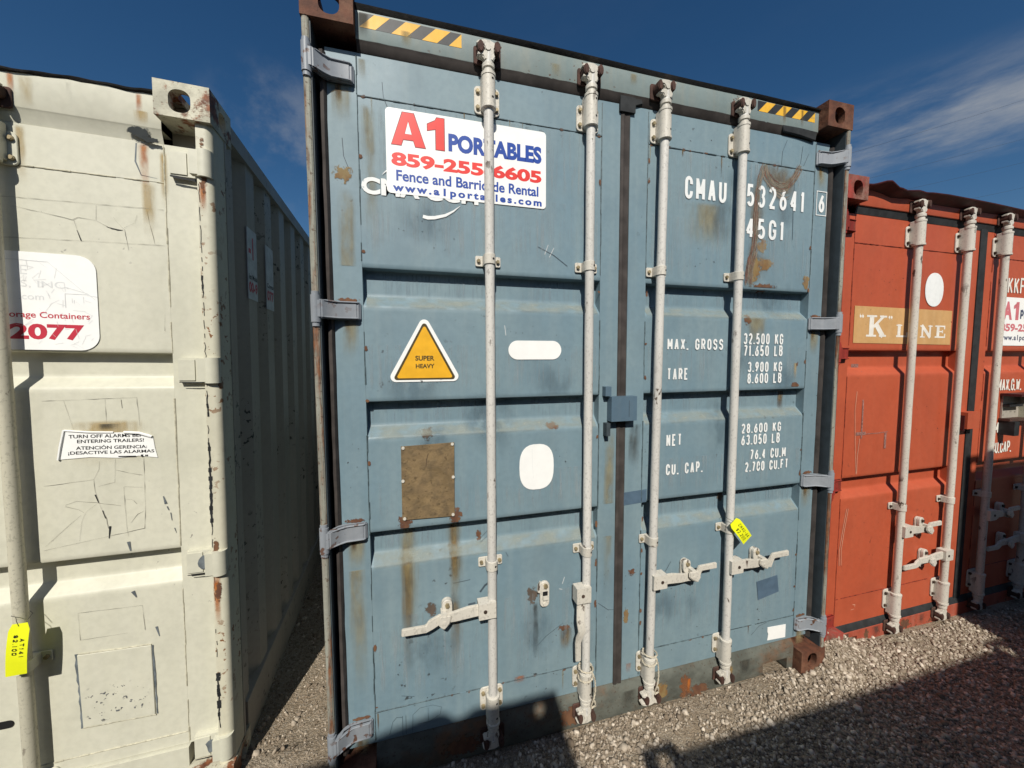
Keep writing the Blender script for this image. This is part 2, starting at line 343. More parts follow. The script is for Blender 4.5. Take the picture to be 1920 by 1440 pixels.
    def loft(s, xs, prof, mat):
        """open strip lofted along x: prof(x) -> list of (y,z)"""
        rows = [[s.bm.verts.new((x, y, z)) for y, z in prof(x)] for x in xs]; fs = []
        for a, b in zip(rows, rows[1:]): fs += [s.bm.faces.new((a[k], b[k], b[k+1], a[k+1])) for k in range(len(a)-1)]
        return s._fin(fs, mat)
    def sheet(s, poly, y, mat, th=0):
        """flat piece in the door plane, facing -y"""
        if th: return s.prism(poly, 'y', y, y+th, mat)
        f = s.bm.faces.new([s.bm.verts.new((x, y, z)) for x, z in poly]); f.normal_update()
        if f.normal.y > 0: f.normal_flip()
        return s._fin([f], mat)
    def quad(s, x0, x1, z0, z1, y, mat, prof=None):
        """uv mapped stain; prof(z)->y drapes it over the pressed door"""
        n = max(1, int((z1-z0)/.012)) if prof else 1; prev = None; fs = []; s.nq += 1; y = y-s.nq*.000006
        for i in range(n+1):
            t = i/n; z = z0+(z1-z0)*t; yy = prof(z)-.0014-s.nq*.000005 if prof else y
            cur = (s.bm.verts.new((x0, yy, z)), s.bm.verts.new((x1, yy, z)), t)
            if prev:
                f = s.bm.faces.new((prev[0], prev[1], cur[1], cur[0]))
                for l, uv in zip(f.loops, ((0, prev[2]), (1, prev[2]), (1, cur[2]), (0, cur[2]))): l[s.uv].uv = uv
                fs.append(f)
            prev = cur
        return s._fin(fs, mat)
    def ribbon(s, pts, w, y, mat, lift=0):
        """stroke in the door plane through (x,z) pts with mitred joins; uv u across, v along"""
        P = [Vector(p) for p in pts]; n = len(P)
        closed = (P[0]-P[-1]).length < 1e-6 and n > 3
        if closed: P = P[:-1]; n -= 1
        L, R = [], []; acc = [0]
        for i in range(1, n): acc.append(acc[-1]+(P[i]-P[i-1]).length)
        for i, p in enumerate(P):
            a = P[(i-1) % n] if (closed or i) else None; b = P[(i+1) % n] if (closed or i < n-1) else None
            d1 = (p-a).normalized() if a is not None else None; d2 = (b-p).normalized() if b is not None else None
            d1 = d1 or d2; d2 = d2 or d1
            nn = Vector((-d1.y, d1.x))+Vector((-d2.y, d2.x))
            nn = nn.normalized() if nn.length > 1e-5 else Vector((-d1.y, d1.x))
            k = 1/max(.55, nn.dot(Vector((-d1.y, d1.x)))); ww = (w[i] if isinstance(w, (list, tuple)) else w)/2
            yy = y(p.y) if callable(y) else y
            a_, b_ = p+nn*ww*k, p-nn*ww*k
            q_ = lift+i*.00003; L.append(s.bm.verts.new((a_.x, yy-q_, a_.y))); R.append(s.bm.verts.new((b_.x, yy-q_, b_.y)))
        fs = []; m = max(acc[-1], 1e-6)
        for i in range(n if closed else n-1):
            j = (i+1) % n
            try: f = s.bm.faces.new((L[i], L[j], R[j], R[i]))
            except ValueError: continue
            for l, uv in zip(f.loops, ((0, acc[i]/m), (0, acc[j]/m), (1, acc[j]/m), (1, acc[i]/m))): l[s.uv].uv = uv
            f.normal_update()
            if f.normal.y > 0: f.normal_flip()
            fs.append(f)
        return s._fin(fs, mat)
    def build(s, name, parent=None, label=None, smooth=True, **props):
        me = bpy.data.meshes.new(name); s.bm.to_mesh(me); s.bm.free()
        for m in s.mats: me.materials.append(m)
        if smooth and len(me.polygons):
            me.polygons.foreach_set('use_smooth', [True]*len(me.polygons)); me.set_sharp_from_angle(angle=rad(32))
        o = bpy.data.objects.new(name, me); COL.objects.link(o)
        if parent: o.parent = parent
        if label: o['label'] = label
        for k, v in props.items(): o[k] = v
        return o

def rrect(x0, x1, z0, z1, r, n=5):
    P = []
    for cx, cz, a in ((x1-r, z1-r, 0), (x0+r, z1-r, 90), (x0+r, z0+r, 180), (x1-r, z0+r, 270)):
        P += [(cx+r*math.cos(rad(a+90*i/n)), cz+r*math.sin(rad(a+90*i/n))) for i in range(n+1)]
    return P
def ell(cx, cz, rx, rz, a0=0, a1=360, n=20, p=2.):
    P = []
    for i in range(n+1):
        t = rad(a0+(a1-a0)*i/n); c, s = math.cos(t), math.sin(t)
        P.append((cx+rx*math.copysign(abs(c)**(2/p), c), cz+rz*math.copysign(abs(s)**(2/p), s)))
    return P
def E(cx, cy, rx, ry, a0, a1, n=10): return ell(cx, cy, rx, ry, a0, a1, n)

# monoline stencil alphabet on the unit square
R_ = .26
G = {
 '0': [E(.5, 1-R_, .5, R_, 0, 180)+E(.5, R_, .5, R_, 180, 360)+[(1, 1-R_)]],
 'C': [[(1, .68)]+E(.5, 1-R_, .5, R_, 0, 180)+E(.5, R_, .5, R_, 180, 360)+[(1, .32)]],
 'G': [[(1, .7)]+E(.5, 1-R_, .5, R_, 0, 180)+E(.5, R_, .5, R_, 180, 360)+[(1, .45), (.55, .45)]],
 'U': [[(0, 1)]+E(.5, R_, .5, R_, 180, 360)+[(1, 1)]],
 'M': [[(0, -.03), (0, 1.03)], [(0, .98), (.5, .25)], [(.5, .25), (1, .98)], [(1, 1.03), (1, -.03)]],
 'A': [[(0, -.02), (.48, 1.02)], [(.52, 1.02), (1, -.02)], [(.2, .3), (.8, .3)]],
 'N': [[(0, -.03), (0, 1.03)], [(0, .98), (1, .02)], [(1, -.03), (1, 1.03)]],
 'E': [[(1, 1), (0, 1), (0, 0), (1, 0)], [(0, .52), (.8, .52)]],
 'F': [[(1, 1), (0, 1), (0, 0)], [(0, .52), (.8, .52)]],
 'T': [[(0, 1), (1, 1)], [(.5, 1), (.5, 0)]],
 'L': [[(0, 1), (0, 0), (1, 0)]],
 'K': [[(0, 0), (0, 1)], [(1, 1), (.05, .42)], [(.35, .6), (1, 0)]],
 'X': [[(0, 0), (1, 1)], [(0, 1), (1, 0)]],
 'W': [[(0, 1), (.25, 0)], [(.25, 0), (.5, .8)], [(.5, .8), (.75, 0)], [(.75, 0), (1, 1)]],
 'P': [[(0, 0), (0, 1), (.5, 1)]+E(.5, .73, .5, .27, 90, -90)+[(0, .46)]],
 'R': [[(0, 0), (0, 1), (.5, 1)]+E(.5, .74, .5, .26, 90, -90)+[(0, .48)], [(.5, .48), (1, 0)]],
 'B': [[(0, 0), (0, 1), (.5, 1)]+E(.5, .76, .45, .24, 90, -90)+[(.1, .52)], [(.3, .52)]+E(.5, .26, .5, .26, 90, -90)+[(.1, 0)]],
 'S': [[(1, .74)]+E(.5, .76, .5, .24, 10, 250, 12)+E(.5, .26, .5, .26, 70, -170, 12)],
 '1': [[(.1, .82), (.5, .98)], [(.55, 1.04), (.55, -.03)]],
 '2': [E(.5, .73, .5, .27, 165, -35, 12)+[(.04, .02)], [(-.04, 0), (1.04, 0)]],
 '3': [E(.5, .76, .47, .24, 160, -80, 12), E(.5, .27, .5, .27, 80, -160, 12)],
 '4': [[(.75, -.03), (.75, 1.03)], [(.72, .98), (0, .27)], [(-.05, .25), (1.05, .25)]],
 '5': [[(.95, 1), (.12, 1), (.06, .52)]+E(.5, .3, .5, .3, 130, -150, 12)],
 '6': [[(.8, 1), (.14, .52), (.0, .30)], E(.5, .29, .5, .29, 165, 525, 18)],
 '7': [[(0, 1), (1.04, 1)], [(.98, .98), (.35, -.02)]],
 '8': [E(.5, .76, .44, .24, 0, 360, 16), E(.5, .27, .5, .27, 0, 360, 16)],
 '9': [[(.2, 0), (.86, .48), (1, .70)], E(.5, .71, .5, .29, -15, 345, 18)],
 '.': [[(.5, 0), (.5, .09)]], ',': [[(.5, .02), (.5, .10)]], '-': [[(.1, .45), (.9, .45)]],
 '$': [[(1, .74)]+E(.5, .72, .5, .2, 10, 250, 12)+E(.5, .30, .5, .22, 70, -170, 12), [(.5, -.08), (.5, 1.06)]],
}
G['O'] = G['0']
WD = {'.': .3, ',': .3, ' ': .75, '1': .6, 'M': 1.15, 'W': 1.2, 'I': .2}
def stencil(mb, txt, x0, x1, z0, z1, y, w, mat, gap=.45, slant=0., jit=0.):
    ws = [WD.get(c, 1.) for c in txt]; tot = sum(ws)+gap*(len(txt)-1); h = z1-z0; k = (x1-x0)/tot; x = x0; q = 0
    for c, cw in zip(txt, ws):
        for st in G.get(c, []):
            pad = w/2
            pts = []
            for a, b in st:
                gx = x+pad+a*max(cw*k-w, .0005) if c not in '.,' else x+cw*k/2
                gz = z0+pad+b*(h-w) if c not in '.,' else z0+b*h*1.4
                pts.append((gx+slant*b*h+random.uniform(-jit, jit), gz+random.uniform(-jit, jit)))
            mb.ribbon(pts, w if c not in '.,' else w*1.15, y-q*.00004, mat); q += 1
        x += (cw+gap)*k

_fc = {}
def font_mesh(txt, off, sp):
    key = (txt, off, sp)
    if key not in _fc:
        cu = bpy.data.curves.new('tmp_text', 'FONT'); cu.body = txt; cu.offset = off; cu.space_character = sp; cu.resolution_u = 4
        o = bpy.data.objects.new('tmp_text', cu); COL.objects.link(o); bpy.context.view_layer.update()
        me = bpy.data.meshes.new_from_object(o.evaluated_get(bpy.context.evaluated_depsgraph_get()))
        co = np.array([v.co[:2] for v in me.vertices]); fs = [tuple(p.vertices) for p in me.polygons]
        bpy.data.objects.remove(o); bpy.data.curves.remove(cu); bpy.data.meshes.remove(me); _fc[key] = (co, fs)
    return _fc[key]
def print_text(mb, txt, x0, x1, z0, z1, y, mat, off=.02, sp=1., tf=None, slope=0.):
    co, fs = font_mesh(txt, off, sp); lo, hi = co.min(0), co.max(0)
    t = (co-lo)/(hi-lo); i = mb.mi(mat); V = []
    for a, b in t:
        X, Z = x0+a*(x1-x0), z0+b*(z1-z0)+slope*a*(x1-x0)
        V.append(mb.bm.verts.new(tf(X, Z) if tf else (X, y, Z)))
    for f in fs:
        try: F_ = mb.bm.faces.new([V[k] for k in f])
        except ValueError: continue
        F_.material_index = i; F_.normal_update()
        if F_.normal.y > 0: F_.normal_flip()

def thing(name, label, cat, loc=(0, 0, 0), rot=(0, 0, 0), group=None):
    o = bpy.data.objects.new(name, None); COL.objects.link(o); o.empty_display_size = .2
    o.location = loc; o.rotation_euler = rot; o['label'] = label; o['category'] = cat
    if group: o['group'] = group
    return o

# ------------------------------------------------------------------ corner casting (hollow, holes cut through)
CW, CD, CH = .162, .178, .118
def _tmp(mb):
    o = mb.build('tmp_cut', smooth=False); return o
def make_casting():
    a = MB(); a.box(0, CW, 0, CD, 0, CH, 'cast_rust', .009, 3); A = _tmp(a)
    cuts = []
    c = MB(); c.box(.030, CW-.012, .030, CD-.012, .026, CH-.026, 'hole'); cuts.append(c)
    c = MB(); c.prism(rrect(.056, .120, .017, .094, .028, 6), 'y', -.02, .06, 'hole'); cuts.append(c)
    c = MB(); c.prism(rrect(.070, .132, .022, .090, .028, 6), 'x', -.02, .06, 'hole'); cuts.append(c)
    c = MB(); c.prism(rrect(.050, .114, .028, .152, .030, 6), 'z', .06, CH+.02, 'hole'); cuts.append(c)
    for c in cuts:
        o = _tmp(c); m = A.modifiers.new('b', 'BOOLEAN'); m.operation = 'DIFFERENCE'; m.object = o; m.solver = 'EXACT'
    dg = bpy.context.evaluated_depsgraph_get(); bpy.context.view_layer.update()
    me = bpy.data.meshes.new_from_object(A.evaluated_get(dg))
    co = np.array([v.co[:] for v in me.vertices]); fs = [tuple(p.vertices) for p in me.polygons]
    for o in [o for o in COL.objects if o.name.startswith('tmp_cut')]: bpy.data.objects.remove(o)
    return co, fs
CAST = make_casting()
def casting(parent, W_, L_, H_, right, top, back, mat, label=None):
    co, fs = CAST; co = co.copy(); flips = 0
    if right: co[:, 0] = W_-co[:, 0]; flips += 1
    if back: co[:, 1] = L_-co[:, 1]; flips += 1
    if top: co[:, 2] = H_-CH+co[:, 2]
    else: co[:, 2] = CH-co[:, 2]; flips += 1
    if flips % 2: fs = [f[::-1] for f in fs]
    me = bpy.data.meshes.new('corner_casting'); me.from_pydata(co.tolist(), [], fs); me.materials.append(M[mat])
    me.polygons.foreach_set('use_smooth', [True]*len(me.polygons)); me.set_sharp_from_angle(angle=rad(30))
    o = bpy.data.objects.new('corner_casting', me); COL.objects.link(o); o.parent = parent
    if label: o['label'] = label
    return o

# ------------------------------------------------------------------ container
WC = 2.438
def bandprof(bands, yo=.060, dp=.041, fl=.101):
    """door face depth as a function of z: bands = [(top, bottom)]"""
    def y(z):
        for t, b in bands:
            if b <= z <= t:
                sl = (t-b)*.29
                if z > t-.006: return yo+dp*(t-z)/.006
                if z < b+sl: return yo+dp*(z-b)/sl
                return yo+dp
        return yo
    return y

def build_shell(T, H, L, c, simple=False):
    """frame and skin of a container in its own coordinates: x across the doors, y back from them"""
    drop = c.get('drop', 0)              # frame reaching lower than the door datum
    for r in (0, 1):
        for t in (0, 1):
            for b in (0, 1):
                q = casting(T, WC, L, H, r, t, b, c['cast'])
                if not t and drop:
                    for v_ in q.data.vertices: v_.co.z -= drop
    for r in (0, 1):
        X = (lambda x: WC-x) if r else (lambda x: x)
        for b in (0, 1):
            p = MB(); yy = (lambda y: L-y) if b else (lambda y: y)
            if c.get('wide_post') and not b:
                pl = [(X(.004), yy(.12)), (X(.004), yy(.038))]+[(X(.026-.022*math.cos(rad(a))), yy(.038-.022*math.sin(rad(a)))) for a in (20, 45, 70, 90)]+[(X(.052), yy(.016)), (X(.052), yy(.12))]
                p.prism(pl, 'z', CH-drop, H-CH, c['post'])
            else:
                n = 5; pl = [(X(.002), yy(.12)), (X(.002), yy(.012))]+[(X(.012-.010*math.cos(rad(a))), yy(.012-.010*math.sin(rad(a)))) for a in (30, 60, 90)]+[(X(.020), yy(.002)), (X(.025), yy(.006)), (X(.025), yy(.12))]
                p.prism(pl, 'z', CH-drop, H-CH, c['post'])
            if not c.get('wide_post') and not b:
                x0, x1 = sorted((X(.0253), X(.029))); p.box(x0, x1, .010, .118, CH+.001, H-CH-.001, c['dark'])  # liner coloured dark to paint the shade in the gap beside the door
            if r and not b and 'post_extra' in c: c['post_extra'](p)
            x0, x1 = sorted((X(.002), X(.165))); y0, y1 = sorted((yy(.119), yy(.135)))
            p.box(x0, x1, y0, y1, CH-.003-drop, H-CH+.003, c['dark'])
            p.build('corner_post', T)
    # corrugated side walls
    n = int((L-.3)/.245); pitch = (L-.24)/n
    for r in (0, 1):
        X = (lambda x: WC-x) if r else (lambda x: x)
        s = MB(); pts = []
        for i in range(n):
            y = .12+i*pitch
            pts += [(X(.016), y), (X(.016), y+.10), (X(.052), y+.145), (X(.052), y+.20)]
        pts += [(X(.016), L-.12)]
        back = [(X(.058), L-.12), (X(.058), .12)]
        z0, z1 = .155, H-.075
        a = [s.bm.verts.new((x, y, z0)) for x, y in pts]; b = [s.bm.verts.new((x, y, z1)) for x, y in pts]
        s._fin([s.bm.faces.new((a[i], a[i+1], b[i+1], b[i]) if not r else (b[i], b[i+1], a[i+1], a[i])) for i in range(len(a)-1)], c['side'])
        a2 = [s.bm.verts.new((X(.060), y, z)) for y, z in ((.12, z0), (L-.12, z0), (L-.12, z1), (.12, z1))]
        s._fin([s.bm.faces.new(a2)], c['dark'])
        s.build('side_wall', T, smooth=False)
        x0, x1 = sorted((X(.004), X(.064)))
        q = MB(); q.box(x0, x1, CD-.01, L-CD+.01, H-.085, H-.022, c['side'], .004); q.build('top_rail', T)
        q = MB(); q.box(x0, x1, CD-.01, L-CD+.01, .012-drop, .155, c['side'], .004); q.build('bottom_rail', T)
    q = MB(); q.box(.05, WC-.05, .11, L-.05, H-.060, H-.030, c['side']); q.build('roof', T)
    q = MB(); q.box(.05, WC-.05, .13, L-.05, .11, .15, c['dark']); q.build('floor', T)
    q = MB(); q.box(.16, WC-.16, L-.10, L-.06, .03, H-.04, c['side']); q.build('end_wall', T)

def header(T, zt, zg, mat, lipmat, lipf, yb=.045, name='door_header'):
    """zg: bottom edge of the painted face; lipf(x) -> (z low, z high, y front)"""
    m = MB(); xs = list(np.linspace(CW+.001, WC-CW-.001, 90))
    m.loft(xs, lambda x: [(.11, zg), (yb+.002, zg), (yb, zg+.004), (yb, lipf(x)[0])], mat)
    m.loft(xs, lambda x: [(yb-.0002, lipf(x)[0]), (lipf(x)[2]+.002, lipf(x)[1]-.006), (lipf(x)[2], lipf(x)[1]-.001), (lipf(x)[2]+.006, lipf(x)[1]+.003), (.12, lipf(x)[1]+.002)], lipmat)
    return m

def guide(mb, x, z0, z1, mat, bolt, dark, up, hw=.049):
    """flanged sleeve that holds an end of a lock rod"""
    mb.prism(rrect(x-hw, x+hw, z0, z1, .016, 4), 'y', .0515, .0585, mat, .0015)
    h = z1-z0; a, b = (z0+.012, z1+.022) if up else (z0-.022, z1-.012)
    P = [(x-.0255, .053)]+[(x+.0255*math.cos(rad(t)), .021-.0255*math.sin(rad(t))) for t in range(180, -1, -15)]+[(x+.0255, .053)]
    mb.prism([(px, py) for px, py in P], 'z', a, b, mat, .002)
    for z, r in ((a-.006, .0285), (b-.004, .0275)): mb.lathe(x, .021, [(z-.006, r-.004), (z-.004, r), (z+.006, r), (z+.008, r-.004)], mat, 18)
    for sx in (-1, 1):
        for z in (z0+.022, z1-.022):
            mb.cyl((x+sx*(hw-.013), .0515, z), (x+sx*(hw-.013), .0435, z), .0085, bolt, 6)
            mb.cyl((x+sx*(hw-.013), .0435, z), (x+sx*(hw-.013), .0415, z), .0062, bolt, 10)
    for z in (a+(b-a)*.22, a+(b-a)*.80):
        an = rad(62); ox, oy = .0256*math.cos(an), -.0256*math.sin(an)
        mb.cyl((x+ox*.9, .021+oy*.9, z), (x+ox*1.012, .021+oy*1.012, z), .0042, dark, 10)

def bracket(mb, x, z, mat, bolt, dark):
    mb.prism(rrect(x-.050, x+.050, z-.020, z+.020, .006, 3), 'y', .0525, .0585, mat, .001)
    P = [(x-.0225, .054)]+[(x+.0225*math.cos(rad(t)), .021-.0225*math.sin(rad(t))) for t in range(180, -1, -15)]+[(x+.0225, .054)]
    mb.prism(P, 'z', z-.0195, z+.0195, mat, .0015)
    for sx in (-1, 1):
        mb.cyl((x+sx*.038, .0525, z), (x+sx*.038, .045, z), .008, bolt, 6)
        mb.cyl((x+sx*.038, .045, z), (x+sx*.038, .0435, z), .006, bolt, 10)
    an = rad(60); ox, oy = .0225*math.cos(an), -.0225*math.sin(an)
    mb.cyl((x+ox*.9, .021+oy*.9, z), (x+ox*1.012, .021+oy*1.012, z), .0045, dark, 10)

def cam_head(mb, x, z, d, mat):
    """forked cam at the end of a rod; d=+1 up, -1 down"""
    mb.lathe(x, .021, [(z, .019), (z+d*.034, .019), (z+d*.036, .0235), (z+d*.050, .0235), (z+d*.053, .018), (z+d*.062, .016)][::d], mat, 16)
    poly = [(-.017, .058), (-.022, .070), (-.040, .070), (-.044, .078), (-.034, .086), (-.016, .088), (-.012, .096), (-.020, .108), (-.046, .110),
            (-.044, .120), (-.020, .128), (.004, .129), (.022, .122), (.036, .128), (.043, .122), (.034, .108), (.020, .100), (.018, .084), (.024, .074), (.016, .058)]
    mb.prism([(x+a, z+d*b) for a, b in poly], 'y', .004, .032, mat, .003, 2)
    mb.cyl((x-.004, .003, z+d*.100), (x-.004, .0005, z+d*.100), .010, mat, 12)

def keeper(mb, x, z, d, mat, yb=.045):
    for sx, zz, w in ((-1, .098, .011), (1, .104, .012)):
        cx = x+sx*.031
        P = ell(cx, z+d*zz, w, .022, n=12)[:-1]
        mb.prism(P, 'y', -.004, yb+.004, mat, .004, 2)
    mb.prism(rrect(x-.052, x+.052, min(z+d*.060, z+d*.126), max(z+d*.060, z+d*.126), .008, 3), 'y', yb-.007, yb-.0005, mat, .002)

def handle_h(mb, x, z, s, length, mat, bolt, drop=.02):
    """lever clamped on a rod at x, lying along the door towards s"""
    mb.box(min(x-s*.010, x+s*.060), max(x-s*.010, x+s*.060), -.010, .036, z-.032, z+.032, mat, .005, 2)
    mb.cyl((x+s*.034, -.010, z), (x+s*.034, -.0125, z), .0075, bolt, 10)
    f = lambda t: x+s*(.05+t*(length-.05))
    pts = [(f(0), .010, z), (f(.16), .010, z-.002), (f(.34), .012, z-.010), (f(.52), .020, z-.016), (f(.64), .016, z-.030), (f(.70), .012, z-drop-.022), (f(1), .008, z-drop-.018+.012*0)]
    mb.bar(pts, [.046, .048, .042, .038, .040, .030, .028], .013, mat, .003)

def catch(mb, x, z, s, mat, bolt):
    """plate on the door with the swivelling clip that traps a lever"""
    mb.prism(rrect(x-.021, x+.021, z-.058, z+.058, .020, 5), 'y', .047, .0585, mat, .002)
    mb.prism(rrect(x-.020, x+.020, z-.005, z+.060, .019, 5), 'y', .030, .0465, mat, .002)
    mb.cyl((x, .030, z+.040), (x, .0215, z+.040), .0095, bolt, 6)
    mb.prism([(x-.024+s*.010, z+.018), (x+.024+s*.010, z+.018), (x+.030+s*.022, z-.014), (x+.010+s*.024, z-.038), (x-.012+s*.020, z-.024), (x-.026+s*.012, z-.008)], 'y', -.004, .006, mat, .004, 2)
    mb.box(x-.010+s*.016, x+.012+s*.016, .004, .049, z+.004, z+.020, mat, .002)
    mb.cyl((x+s*.014, -.004, z-.008), (x+s*.014, -.006, z-.008), .007, mat, 10)

def lock_rod(T, x, zb, zt, up, lo, brs, mats, hands=(), bolt='bolt', keep_mat='cam_rust', lean=0.):
    rod, brk, dark = mats
    r = MB(); n = 26
    r.lathe(x, .021, [(zb+.05, .0178)]+[(zb+.05+(zt-zb-.10)*i/n, .0184+.0004*math.sin(i*2.1)) for i in range(1, n)]+[(zt-.05, .0178)], rod, 18)
    R = r.build('lock_rod', T)
    for (a, b), u in ((up, True), (lo, False)):
        g = MB(); guide(g, x, a, b, brk, bolt, dark, u); g.build('rod_guide', R)
    for z in brs:
        g = MB(); bracket(g, x, z, brk, bolt, dark); g.build('rod_bracket', R)
    g = MB(); cam_head(g, x, up[1]+.006, 1, brk); g.build('cam', R)
    g = MB(); cam_head(g, x, lo[0]-.006, -1, brk); g.build('cam', R)
    for h in hands:
        g = MB()
        if h[0] == 'h': handle_h(g, x, h[1], h[2], h[3], brk, 'bolt_rust', h[4] if len(h) > 4 else .02)
        else:
            z = h[1]; s = -1
            g.box(x-.058, x+.008, -.010, .036, z-.034, z+.034, brk, .005, 2); g.cyl((x-.030, -.010, z), (x-.030, -.0125, z), .0075, 'bolt_rust', 10)
            g.bar([(x-.032, .010, z-.03), (x-.034, .006, z-.07), (x-.040, -.004, z-.11), (x-.036, -.012, z-.155), (x-.042, -.002, z-.185), (x-.046, .004, z-.215), (x-.044, .006, z-.300)], [.034, .036, .034, .032, .030, .026, .024], .013, brk, .003)
        g.build('handle', R)
    if lean:
        for o_ in [R]+list(R.children):
            for v_ in o_.data.vertices: v_.co.x += lean*(v_.co.z-1.45)
    for z, d in ((up[1]+.006, 1), (lo[0]-.006, -1)):
        k = MB(); keeper(k, x, z, d, keep_mat); k.build('cam_keeper', T)
    return R

def door_mesh(x0, x1, z0, z1, a, b, zw0, zw1, bands, mat, weld, jog=.0018):
    """pressed door leaf: two stiles, two rails and the corrugated panel between them"""
    m = MB(); y = bandprof(bands)
    m.box(x0, a, .0600, .112, z0, z1, mat, .004, 2); m.box(b, x1, .0600, .112, z0, z1, mat, .004, 2)
    m.box(a+.0005, b-.0005, .0590, .112, zw1, z1-.001, mat, .003); m.box(a+.0005, b-.0005, .0590, .112, z0+.001, zw0, mat, .003)
    pr = [(.112, zw0), (.0605, zw0)]
    for t, bt in sorted(bands):
        sl = (t-bt)*.29
        pr += [(.0605, bt-.018), (.0605, bt-.006), (.063, bt+.003), (.0655, bt+.0055), (.0960, bt+sl-.0045), (.0985, bt+sl-.002), (.1015, bt+sl+.004), (.1015, bt+sl+.014), (.1015, t-.022), (.1015, t-.010), (.0995, t-.005), (.063, t-.001), (.0605, t+.004), (.0605, t+.016)]
    pr += [(.0605, zw1), (.112, zw1)]
    m.prism(pr, 'x', a+.0005, b-.0005, mat)
    for p in ([(a, z0+.01), (a, z1-.01)], [(b, z0+.01), (b, z1-.01)], [(a, zw1), (b, zw1)], [(a, zw0), (b, zw0)]):
        P, Q = Vector(p[0]), Vector(p[1]); n = 40; r = .0026
        for k in range(n):                       # broken, uneven weld beads
            s, e = k/n, (k+1)/n
            if random.random() < .07: continue
            A, B = P.lerp(Q, s), P.lerp(Q, e); d = random.uniform(-.0012, .0012)
            inband = any(bt-.01 < (A.y+B.y)/2 < t+.01 for t, bt in bands) and p[0][0] == p[1][0]
            if inband: continue
            m.tube([(A.x+d, .0597, A.y), (B.x+d*.6, .0597, B.y)], r*random.uniform(.6, 1.25), weld, 6)
    return m, y

def hinge(T, x, z, right, mat, style=0, extra=None):
    X = (lambda v: WC-v) if right else (lambda v: v)
    h = MB()
    if style == 0:
        h.cyl((X(.014), .008, z-.046), (X(.014), .008, z+.046), .0155, mat, 16)
        h.cyl((X(.014), .008, z-.060), (X(.014), .008, z-.046), .0125, mat, 12); h.cyl((X(.014), .008, z+.046), (X(.014), .008, z+.058), .0125, mat, 12)
        P = [(.014, -.006), (.034, -.004), (.060, .022), (.080, .036), (.142, .040), (.152, .048), (.154, .0595), (.072, .0598), (.050, .048), (.034, .024), (.014, .022)]
        h.prism([(X(a), b) for a, b in P], 'z', z-.032, z+.032, mat, .004, 2)
        for dz in (-.030, .026):
            P2 = [(.040, .000), (.064, .020), (.084, .031), (.142, .035), (.150, .044), (.146, .050), (.08, .045), (.05, .03)]
            h.prism([(X(a), b) for a, b in P2], 'z', z+dz, z+dz+.006, mat, .002)
    else:
        h.box(min(X(.048), X(.142)), max(X(.048), X(.142)), .040, .0595, z-.044, z+.044, mat, .005, 2)
        h.box(min(X(.090), X(.140)), max(X(.090), X(.140)), .036, .042, z-.038, z+.038, mat, .004)
        h.cyl((X(.030), .024, z-.047), (X(.030), .024, z+.047), .025, mat, 18)
        h.box(min(X(.030), X(.07)), max(X(.030), X(.07)), .004, .030, z-.042, z+.042, mat, .004, 2)
    if extra: extra(h)
    return h.build('hinge', T)

# ================================================================== BLUE CONTAINER
HB = 2.896
blue = thing('shipping_container', 'tall weathered blue shipping container with closed doors and an A1 Portables sign', 'shipping container',
             (0, 0, 0), (0, 0, 0), 'shipping containers in a row')
build_shell(blue, HB, 12.19, dict(cast='cast_rust', post='blue_post', dark='blue_dark', side='blue'))
lipB = lambda x: (2.862+.002*math.sin(x*3.1)+(.0 if x < 1.9 else -.004*math.sin((x-1.9)*9)), 2.879+.002*math.sin(x*2.3+1)-(.016*(x-1.9) if x > 1.9 else 0), .034+.002*math.sin(x*5.3))
h = header(blue, 2.87, 2.768, 'blue_header', 'black_lip', lipB)
def hz(mb, x0, x1, z0, z1, first_black, bars, slant, y=.0442):
    mb.sheet(rrect(x0, x1, z0, z1, .002, 1), y+.0003, 'hazard_black')
    for a, b in bars:
        sl = (z1-z0)*slant; P = [(a, z0), (b, z0), (b+sl, z1), (a+sl, z1)]
        P = [(min(max(px, x0), x1), pz) for px, pz in P]
        if P[2][0] >= x1-1e-6 and P[1][0] < x1:                         # clipped at the right end
            cut = z0+(x1-P[1][0])/slant
            P = [(a, z0), (P[1][0], z0), (x1, min(cut, z1))]+([(x1, z1)] if cut < z1-1e-4 or True else [])+[(min(a+sl, x1), z1)]
            if a+sl > x1: P = [(a, z0), (b if b < x1 else x1, z0), (x1, z0+(x1-min(a, x1))/slant)] if b >= x1 else [(a, z0), (b, z0), (x1, z0+(x1-b)/slant), (x1, z0+(x1-a)/slant)]
        mb.sheet(P, y, 'hazard_yellow')
HX = h; PEND = []
k = MB(); hz(k, .176, .528, 2.810, 2.858, 0, [(.176, .228), (.281, .334), (.386, .439), (.482, .528)], 1.02); PEND.append(k)
k = MB(); hz(k, 1.90, 2.250, 2.811, 2.857, 1, [(1.906, 1.957), (2.005, 2.056), (2.105, 2.156), (2.204, 2.250)], 1.02); PEND.append(k)
for x, w_, z0, z1, mt in ((.60, .06, 2.79, 2.855, 'd_ochre'), (.66, .05, 2.80, 2.86, 'd_blotch'), (.19, .05, 2.77, 2.86, 'd_soot'), (.33, .05, 2.77, 2.83, 'd_rust2'), (1.06, .05, 2.815, 2.858, 'd_blotch'), (1.40, .05, 2.815, 2.858, 'd_ochre'),
                          (1.79, .07, 2.80, 2.86, 'd_blotch'), (2.06, .03, 2.77, 2.86, 'd_rust'), (2.17, .03, 2.77, 2.86, 'd_rust'), (.9, .05, 2.77, 2.83, 'd_rust2'), (1.25, .05, 2.80, 2.855, 'd_rust2')):
    h.quad(x-w_/2, x+w_/2, z0, z1, .0437, mt)
H_ = h.build('door_header', blue)
for k in PEND: k.build('hazard_stripes', H_)
